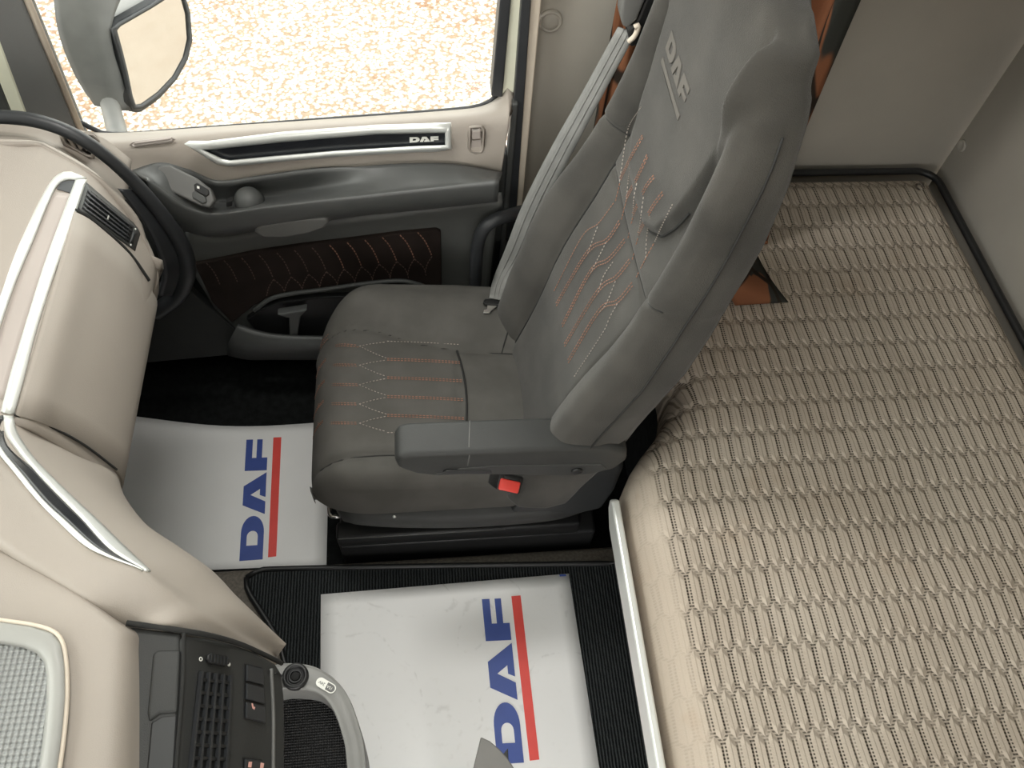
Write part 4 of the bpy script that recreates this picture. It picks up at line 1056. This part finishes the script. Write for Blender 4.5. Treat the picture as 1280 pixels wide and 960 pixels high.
tube('tray_seal', [tz(a, b, .001) for a, b in to[:-1]], .0022, CREAM2, da, n=60, sides=6)
# dark fascia
f0, f1, f2 = pz(232, 790, .892), pz(222, 965, .882), pz(348, 872, .765)
fn_ = (f1-f0).cross(f2-f0).normalized(); fn_ = fn_ if fn_.dot(CAM-f0) > 0 else -fn_
def fp(a, b, l=0): return ppl(a, b, f0, fn_)+fn_*l
cc = empty('control_panel'); cc.parent = da; cc.location = fp(290, 880)-da.location
prism('panel_face', [fp(a, b) for a, b in ((231, 794), (260, 797), (292, 804), (322, 815), (346, 829), (354, 842), (357, 870), (358, 910), (357, 1030), (216, 1030), (223, 930), (229, 850))], -fn_*.05, FASC, cc, .006, 4)
tube('panel_edge', [fp(338, 836, .001), fp(340, 870, .001), fp(341, 910, .001), fp(340, 1030, .001)], .0022, GREYP, cc, n=20, sides=8)
prism('grille_cavity', [fp(a, b, .0006) for a, b in ((249, 838), (286, 844), (288, 848), (284, 900), (276, 1020), (228, 1020), (236, 940), (243, 870), (246, 841))], -fn_*.004, BLACK, cc, .0006)
ring = [(247, 840), (251, 838), (285, 844), (288, 848), (284, 900), (276, 1020)]
for k in range(5):
    t = k/4; A, B = fp(249+36*t, 840+5*t, .001), fp(229+47*t, 1018, .001); w = (fp(286, 900)-fp(240, 897)).normalized()*(.0013)
    prism('grille_fin', [A-w, B-w, B+w, A+w], fn_*.0045, RUBBER, cc)
for k in range(11):
    t = (k+.6)/11; A, B = fp(249-20*t, 840+180*t, .001), fp(286-10*t, 845+174*t, .001); w = (fp(240, 950)-fp(243, 900)).normalized()*.0018
    prism('grille_slat', [A-w, B-w, B+w, A+w], fn_*.003, BLACK, cc, .0006)
wh = fp(269, 825.5, 0); wx = (fp(283, 829)-fp(255, 823)).normalized()
prism('vent_thumbwheel', [fp(a, b, .001) for a, b in ((254, 820), (259, 817.5), (279, 821), (283, 826), (282, 831), (277, 834), (258, 830), (254, 825))], fn_*.006, BLACK, cc, .002, 3)
for k in range(6): 
    A, B = fp(258+k*4, 819.5+k*.7, .0072), fp(257+k*4, 829+k*.7, .0072); prism('wheel_rib', [A-wx*.0005, A+wx*.0005, B+wx*.0005, B-wx*.0005], fn_*.0008, RUBBER, cc)
q2_ = fn_.cross(wx)
ringm = [fp(250.5, 824, .0006)+(wx*math.cos(2*math.pi*k/14)+q2_*math.sin(2*math.pi*k/14))*.0019 for k in range(14)]
tube('open_mark', ringm, .0005, WHITEP, cc, raw=True, closed=True, sides=6)
prism('closed_mark', circ(fp(285.5, 830.5, .0004), wx, q2_, .0022, 14), fn_*.0005, WHITEP, cc)
def switchblock(q, rows, icon):
    s = empty('switch_block'); s.parent = cc; s.location = fp(*q[0])-cc.location-da.location
    prism('switch_bezel', [fp(a, b, .0008) for a, b in q], -fn_*.004, BLACK, s, .0015)
    (a0, b0), (a1, b1), (a2, b2), (a3, b3) = q
    for k in range(rows):
        t0, t1 = (k+.06)/rows, (k+.96)/rows
        P = [(a0+(a3-a0)*t0+2, b0+(b3-b0)*t0+1), (a1+(a2-a1)*t0-2, b1+(b2-b1)*t0+1), (a1+(a2-a1)*t1-2, b1+(b2-b1)*t1), (a0+(a3-a0)*t1+2, b0+(b3-b0)*t1)]
        prism('rocker', [fp(a, b, .001) for a, b in P], fn_*.003, RUBBER, s, .001)
    for pts in icon: prism('switch_icon', [fp(a, b, .0043) for a, b in pts], fn_*.0004, PINK, s)
switchblock([(304, 829), (328, 834), (331, 905), (303, 899)], 3, [[(310.5, 880), (312, 880), (313, 884), (315, 885), (314, 888), (311.5, 886)]])
switchblock([(302, 946), (328, 949), (328, 1015), (300, 1012)], 2, [[(307, 953), (311, 953), (310, 960), (306, 960)], [(322, 954), (326, 955), (325, 961), (321, 961)]])
prism('indicator', [fp(a, b, .0004) for a, b in ((334, 838), (337, 838), (336.5, 843), (334.5, 843))], fn_*.0004, BLACK, cc)
tube('panel_hook', [fp(343, 842, .0005), fp(347, 842, .0012), fp(352, 846, .0012), fp(353, 849, .0005)], .0009, BLACK, cc, n=10, sides=6)
# pocket panel between pod and controls
g0, g1, g2 = pz(158, 786, .905), pz(147, 965, .90), pz(228, 790, .893)
gn = (g1-g0).cross(g2-g0).normalized(); gn = gn if gn.dot(CAM-g0) > 0 else -gn
def gp(a, b, l=0): return ppl(a, b, g0, gn)+gn*l
prism('pocket_panel', [gp(a, b, -.004) for a, b in ((159, 781), (190, 784), (227, 789), (226, 850), (220, 940), (214, 1030), (141, 1030), (148, 930), (155, 850))], -gn*.05, FASC, da, .005, 4)
prism('pocket_lid', [gp(a, b, -.001) for a, b in ((191, 816), (198, 812), (226, 812), (222, 890), (200, 892), (186, 902), (184, 890), (188, 850))], -gn*.006, FASC, da, .003, 3)
prism('pocket_hollow', [gp(a, b, -.0032) for a, b in ((188, 902), (202, 894), (222, 892), (218, 960), (214, 1028), (176, 1028))], -gn*.006, BLACK, da, .002)
tube('panel_gap', [pz(230, 791, .893), fp(228, 850, .001), fp(221, 940, .001), fp(215, 1030, .001)], .0022, SEAM, da, sides=6)
tube('fascia_gap', [pz(a, b, z) for a, b, z in ((158, 779, .908), (190, 783, .902), (232, 789, .892), (265, 795, .868), (300, 805, .825), (330, 818, .785), (352, 829, .745))], .003, SEAM, da, sides=6)
# lower storage bin with power socket
zb = .62
bo_ = [(330, 836), (352, 829), (380, 830), (400, 836), (420, 850), (436, 872), (448, 905), (456, 940), (462, 1030)]
bi_ = [(336, 866), (356, 862), (380, 863), (396, 867), (408, 876), (418, 892), (426, 915), (432, 945), (437, 1030)]
bn = empty('storage_bin'); bn.parent = da; bn.location = pz(400, 900, zb)-da.location
O, I = [pz(a, b, zb) for a, b in bo_], [pz(a, b, zb) for a, b in bi_]
loft('bin_rim', [[p+V((-.004, -.004, -.12)) for p in O], [p+V((0, 0, -.012)) for p in O], [p.lerp(q, .15) for p, q in zip(O, I)], [p.lerp(q, .8)+V((0, 0, .001)) for p, q in zip(O, I)], [q+V((0, 0, -.006)) for q in I], [q+V((0, 0, -.07)) for q in I]], mat('bin_grey', (.21, .21, .20), .45, var=.05), bn, n=50, k=26, thick=.003, matched=True, face=(0, 0, 1))
prism('bin_floor', [pz(a, b, zb-.0)+V((0, 0, -.06)) for a, b in [(310, 850)]+bi_[1:]+[(310, 1030)]], (0, 0, -.01), MESHTEX, bn)
prism('bin_body', [V((-.52, .32, .130)), V((-.30, .34, .130)), V((-.23, .30, .130)), V((-.20, .22, .130)), V((-.19, -.2, .130)), V((-.52, -.2, .130))], (0, 0, .41), CHAR, bn, .01)
sc_ = pz(369.5, 846, zb+.002)
lathe('power_socket', [(.0175, -.004), (.0175, .004), (.0155, .0065), (.0125, .0065), (.0115, .003), (.0095, .002), (.0095, .004), (.0065, .004), (.006, -.004)], sc_, (0, 0, 1), BLACK, bn)
lathe('socket_hole', [(.0058, -.002), (.0058, .0035)], sc_, (0, 0, 1), mat('void_black', (.003, .003, .003), .8), bn)
pc = pz(407.5, 856.8, zb+.003); pdir = (pz(416, 861.5, zb)-pz(399, 851.5, zb)).normalized(); pq = UPZ.cross(pdir)
def pill(L, r, x0=0, n=8): return [pc+pdir*(x0+(L if k <= n else -L)+r*math.cos(-math.pi/2+math.pi*k/n))+pq*(r*math.sin(-math.pi/2+math.pi*k/n)) for k in range(n+1)] + [pc+pdir*(x0-L+r*math.cos(math.pi/2+math.pi*k/n))+pq*(r*math.sin(math.pi/2+math.pi*k/n)) for k in range(n+1)]
bd = prism('socket_badge', pill(.0085, .0062), (0, 0, .0006), WHITEP, bn)
prism('badge_field', [p+V((0, 0, .0007)) for p in ([pc+pdir*.0015-pq*.0048]+[pc+pdir*(.0085+.0048*math.cos(-math.pi/2+math.pi*k/8))+pq*.0048*math.sin(-math.pi/2+math.pi*k/8) for k in range(9)]+[pc+pdir*.0005+pq*.0048])], (0, 0, .0003), mat('badge_grey', (.12, .12, .115), .5), bn)
def text(body, loc, xdir, zdir, size, m, parent, name):
    cu_ = bpy.data.curves.new(name, 'FONT'); cu_.body = body; cu_.size = size; cu_.align_x = 'CENTER'; cu_.align_y = 'CENTER'; cu_.extrude = .0001
    t = bpy.data.objects.new('tmp_text', cu_); me = bpy.data.meshes.new_from_object(t); bpy.data.objects.remove(t)
    xd = V(xdir).normalized(); zd = V(zdir).normalized(); yd = zd.cross(xd)
    me.transform(Matrix(((xd.x, yd.x, zd.x, loc.x), (xd.y, yd.y, zd.y, loc.y), (xd.z, yd.z, zd.z, loc.z), (0, 0, 0, 1))))
    return link(name, me, m, parent, False)
text('24V', pc-pdir*.0062+V((0, 0, .0009)), -pdir, UPZ, .0058, GREYP, bn, 'badge_text'); text('15A', pc+pdir*.0062+V((0, 0, .0013)), -pdir, UPZ, .0050, WHITEP, bn, 'badge_text')
# dark lower body of the dashboard
prism('lower_body', [V((-1.09, .53, .0)), V((-.90, .53, .0)), V((-.66, .53, .45)), V((-.62, .53, .54)), V((-1.09, .53, .86))], (0, .56, 0), mat('under_dash', (.012, .012, .012), .8), da, .01)
prism('lower_body', [V((-1.09, -.25, .10)), V((-.58, -.25, .10)), V((-.52, -.25, .5)), V((-.50, -.25, .70)), V((-.60, -.25, .84)), V((-1.09, -.25, .84))], (0, .76, 0), mat('under_dash', (.012, .012, .012), .8), da, .01)
prism('driver_side_top', [V((-1.09, -.95, .84)), V((-1.09, .56, .92)), V((-.62, .56, .915)), V((-.45, .2, .90)), V((-.44, -.1, .90)), V((-.6, -.95, .84))], (0, 0, -.05), BEIGE, da, .01)
# black weather seal round the dash end
ws = empty('door_seal', (-.6, 1.06, .6)); tag(ws, 'thick black rubber seal curving round the end of the dashboard', 'seal')
tube('seal_tube', [pyy(-40, 147, 1.04), pyy(0, 146, 1.04), pyy(45, 151, 1.04), (pyy(88, 166, 1.035)), pyy(130, 193, 1.03), pyy(172, 232, 1.03), pyy(205, 272, 1.03), pyy(228, 308, 1.035), pyy(234, 340, 1.04), pyy(222, 368, 1.05), pyy(195, 390, 1.06)], lambda t: .0105+.006*sms(.3, .8, t), RUBBER, ws, n=60, sides=16)
loft('seal_skirt', [[pyy(150, 236, 1.012), pyy(180, 275, 1.005), pyy(198, 312, 1.0), pyy(205, 345, 1.0), pyy(200, 370, 1.0)], [pyy(172, 238, 1.03), pyy(205, 278, 1.03), pyy(226, 312, 1.035), pyy(232, 342, 1.04), pyy(220, 370, 1.05)]], RUBBER, ws, k=6, thick=.006)

# ================================================================== OUTSIDE MIRROR
mi = empty('side_mirror', (-.72, 1.6, .45)); tag(mi, 'grey door mirror with half-round glass outside the window', 'mirror')
mn = V((.82, -.50, .28)).normalized(); mp_ = pyy(175, 75, 1.62)
def mpt(a, b, l=0): return ppl(a, b, mp_, mn)+mn*l
mo_ = [(133, 36), (140, 28), (180, 6), (205, -12), (222, -18), (232, 15), (235, 50), (229, 75), (215, 100), (195, 120), (172, 136), (161, 137), (156, 125), (148, 90), (140, 60)]
mi_ = [(141, 38), (145, 33), (185, 10), (207, -4), (220, -8), (227, 18), (229, 48), (224, 70), (211, 94), (192, 114), (171, 129), (164, 130), (160, 118), (154, 88), (147, 60)]
oc = [mpt(a, b) for a, b in mo_]; cen = sum(oc, V((0, 0, 0)))/len(oc)
backs = []
for sc, l, shift in ((1.0, 0, 0), (1.03, -.03, .01), (1.0, -.08, .02), (.86, -.13, .02), (.55, -.17, .02)):
    backs.append([cen+(p-cen)*sc+mn*l+V((-shift, 0, 0)) for p in oc])
bm = bmesh.new(); R = [[bm.verts.new(p) for p in r] for r in backs]; n_ = len(oc)
for A, B in zip(R, R[1:]):
    for k in range(n_): bm.faces.new((A[k], A[(k+1) % n_], B[(k+1) % n_], B[k]))
bm.faces.new(R[0]); bm.faces.new(list(reversed(R[-1]))); bmesh.ops.recalc_face_normals(bm, faces=bm.faces[:])
o = frombm('mirror_housing', bm, GREYP, mi); md = o.modifiers.new('sub', 'SUBSURF'); md.levels = 1; md.render_levels = 2
ring_grid('mirror_rim', densify(mo_, 2), densify(mi_, 2), RUBBER, mi, lambda a, b, l: mpt(a, b, .012+l), .006, .02)
prism('mirror_glass', [mpt(a, b, .013) for a, b in mi_], -mn*.004, MIRR, mi)
# left cheek of the housing
loft('housing_cheek', [[mpt(84, -30, -.05), mpt(92, 40, -.05), mpt(112, 95, -.05), mpt(133, 134, -.04)], [mpt(110, -30, -.005), mpt(118, 40, -.005), mpt(132, 95, -.003), mpt(146, 138, -.003)], [mpt(160, -28, .006), mpt(136, 38, .008), mpt(150, 100, .008), mpt(162, 138, .006)]], mat('mirror_shell', (.12, .12, .118), .5), mi, k=12, thick=.03)
a0 = mpt(148, 130, -.03); a1 = pyy(152, 185, 1.30)
tube('mirror_arm', [a0, a0.lerp(a1, .5)+V((0, 0, .0)), a1, a1+V((0, -.02, -.12))], .020, GREYP, mi, sides=12)

# ================================================================== FILL LAMP added out of view to brighten the passenger side
la = empty('fill_lamp', (-.2, .86, 2.0)); tag(la, 'flat fill lamp added out of view above the passenger seat', 'lamp')
rbox('fill_housing', (-.42, .76, 1.972), (.02, .96, 2.0), LGREY, la, .008)
dm_ = rbox('fill_diffuser', (-.40, .78, 1.966), (.0, .94, 1.973), mat('fill_diffuser', (.85, .85, .8), .4), la, .003)
ld = bpy.data.lights.new('fill_light', 'AREA'); ld.shape = 'RECTANGLE'; ld.size = .38; ld.size_y = .15; ld.energy = 8; ld.color = (1, .98, .94)
lo = bpy.data.objects.new('fill_light', ld); COL.objects.link(lo); lo.parent = la; lo.location = (0, 0, -.037)
# ================================================================== LEVER IN FRONT
lv = empty('hand_lever', (.02, .03, .1)); tag(lv, 'grey pointed lever blade rising over the tunnel paper mat', 'lever')
zl = .42
lo1 = [pz(a, b, zl) for a, b in ((601, 921), (612, 926), (624, 936), (634, 947), (644, 962), (650, 1000), (585, 1000), (591, 962))]
prism('lever_blade', lo1, (0, 0, -.012), LGREY if False else mat('lever_grey', (.20, .195, .185), .55, var=.04), lv, .002)
prism('lever_clip', [pz(a, b, zl-.02) for a, b in ((635, 935), (636, 958), (640, 962), (620, 960), (628, 944))], (0, 0, -.02), BLACK, lv, .001)
tube('lever_stem', [pz(615, 985, zl-.008), V((-.01, .10, .30)), V((.0, .08, .114))], .012, BLACK, lv, sides=10)
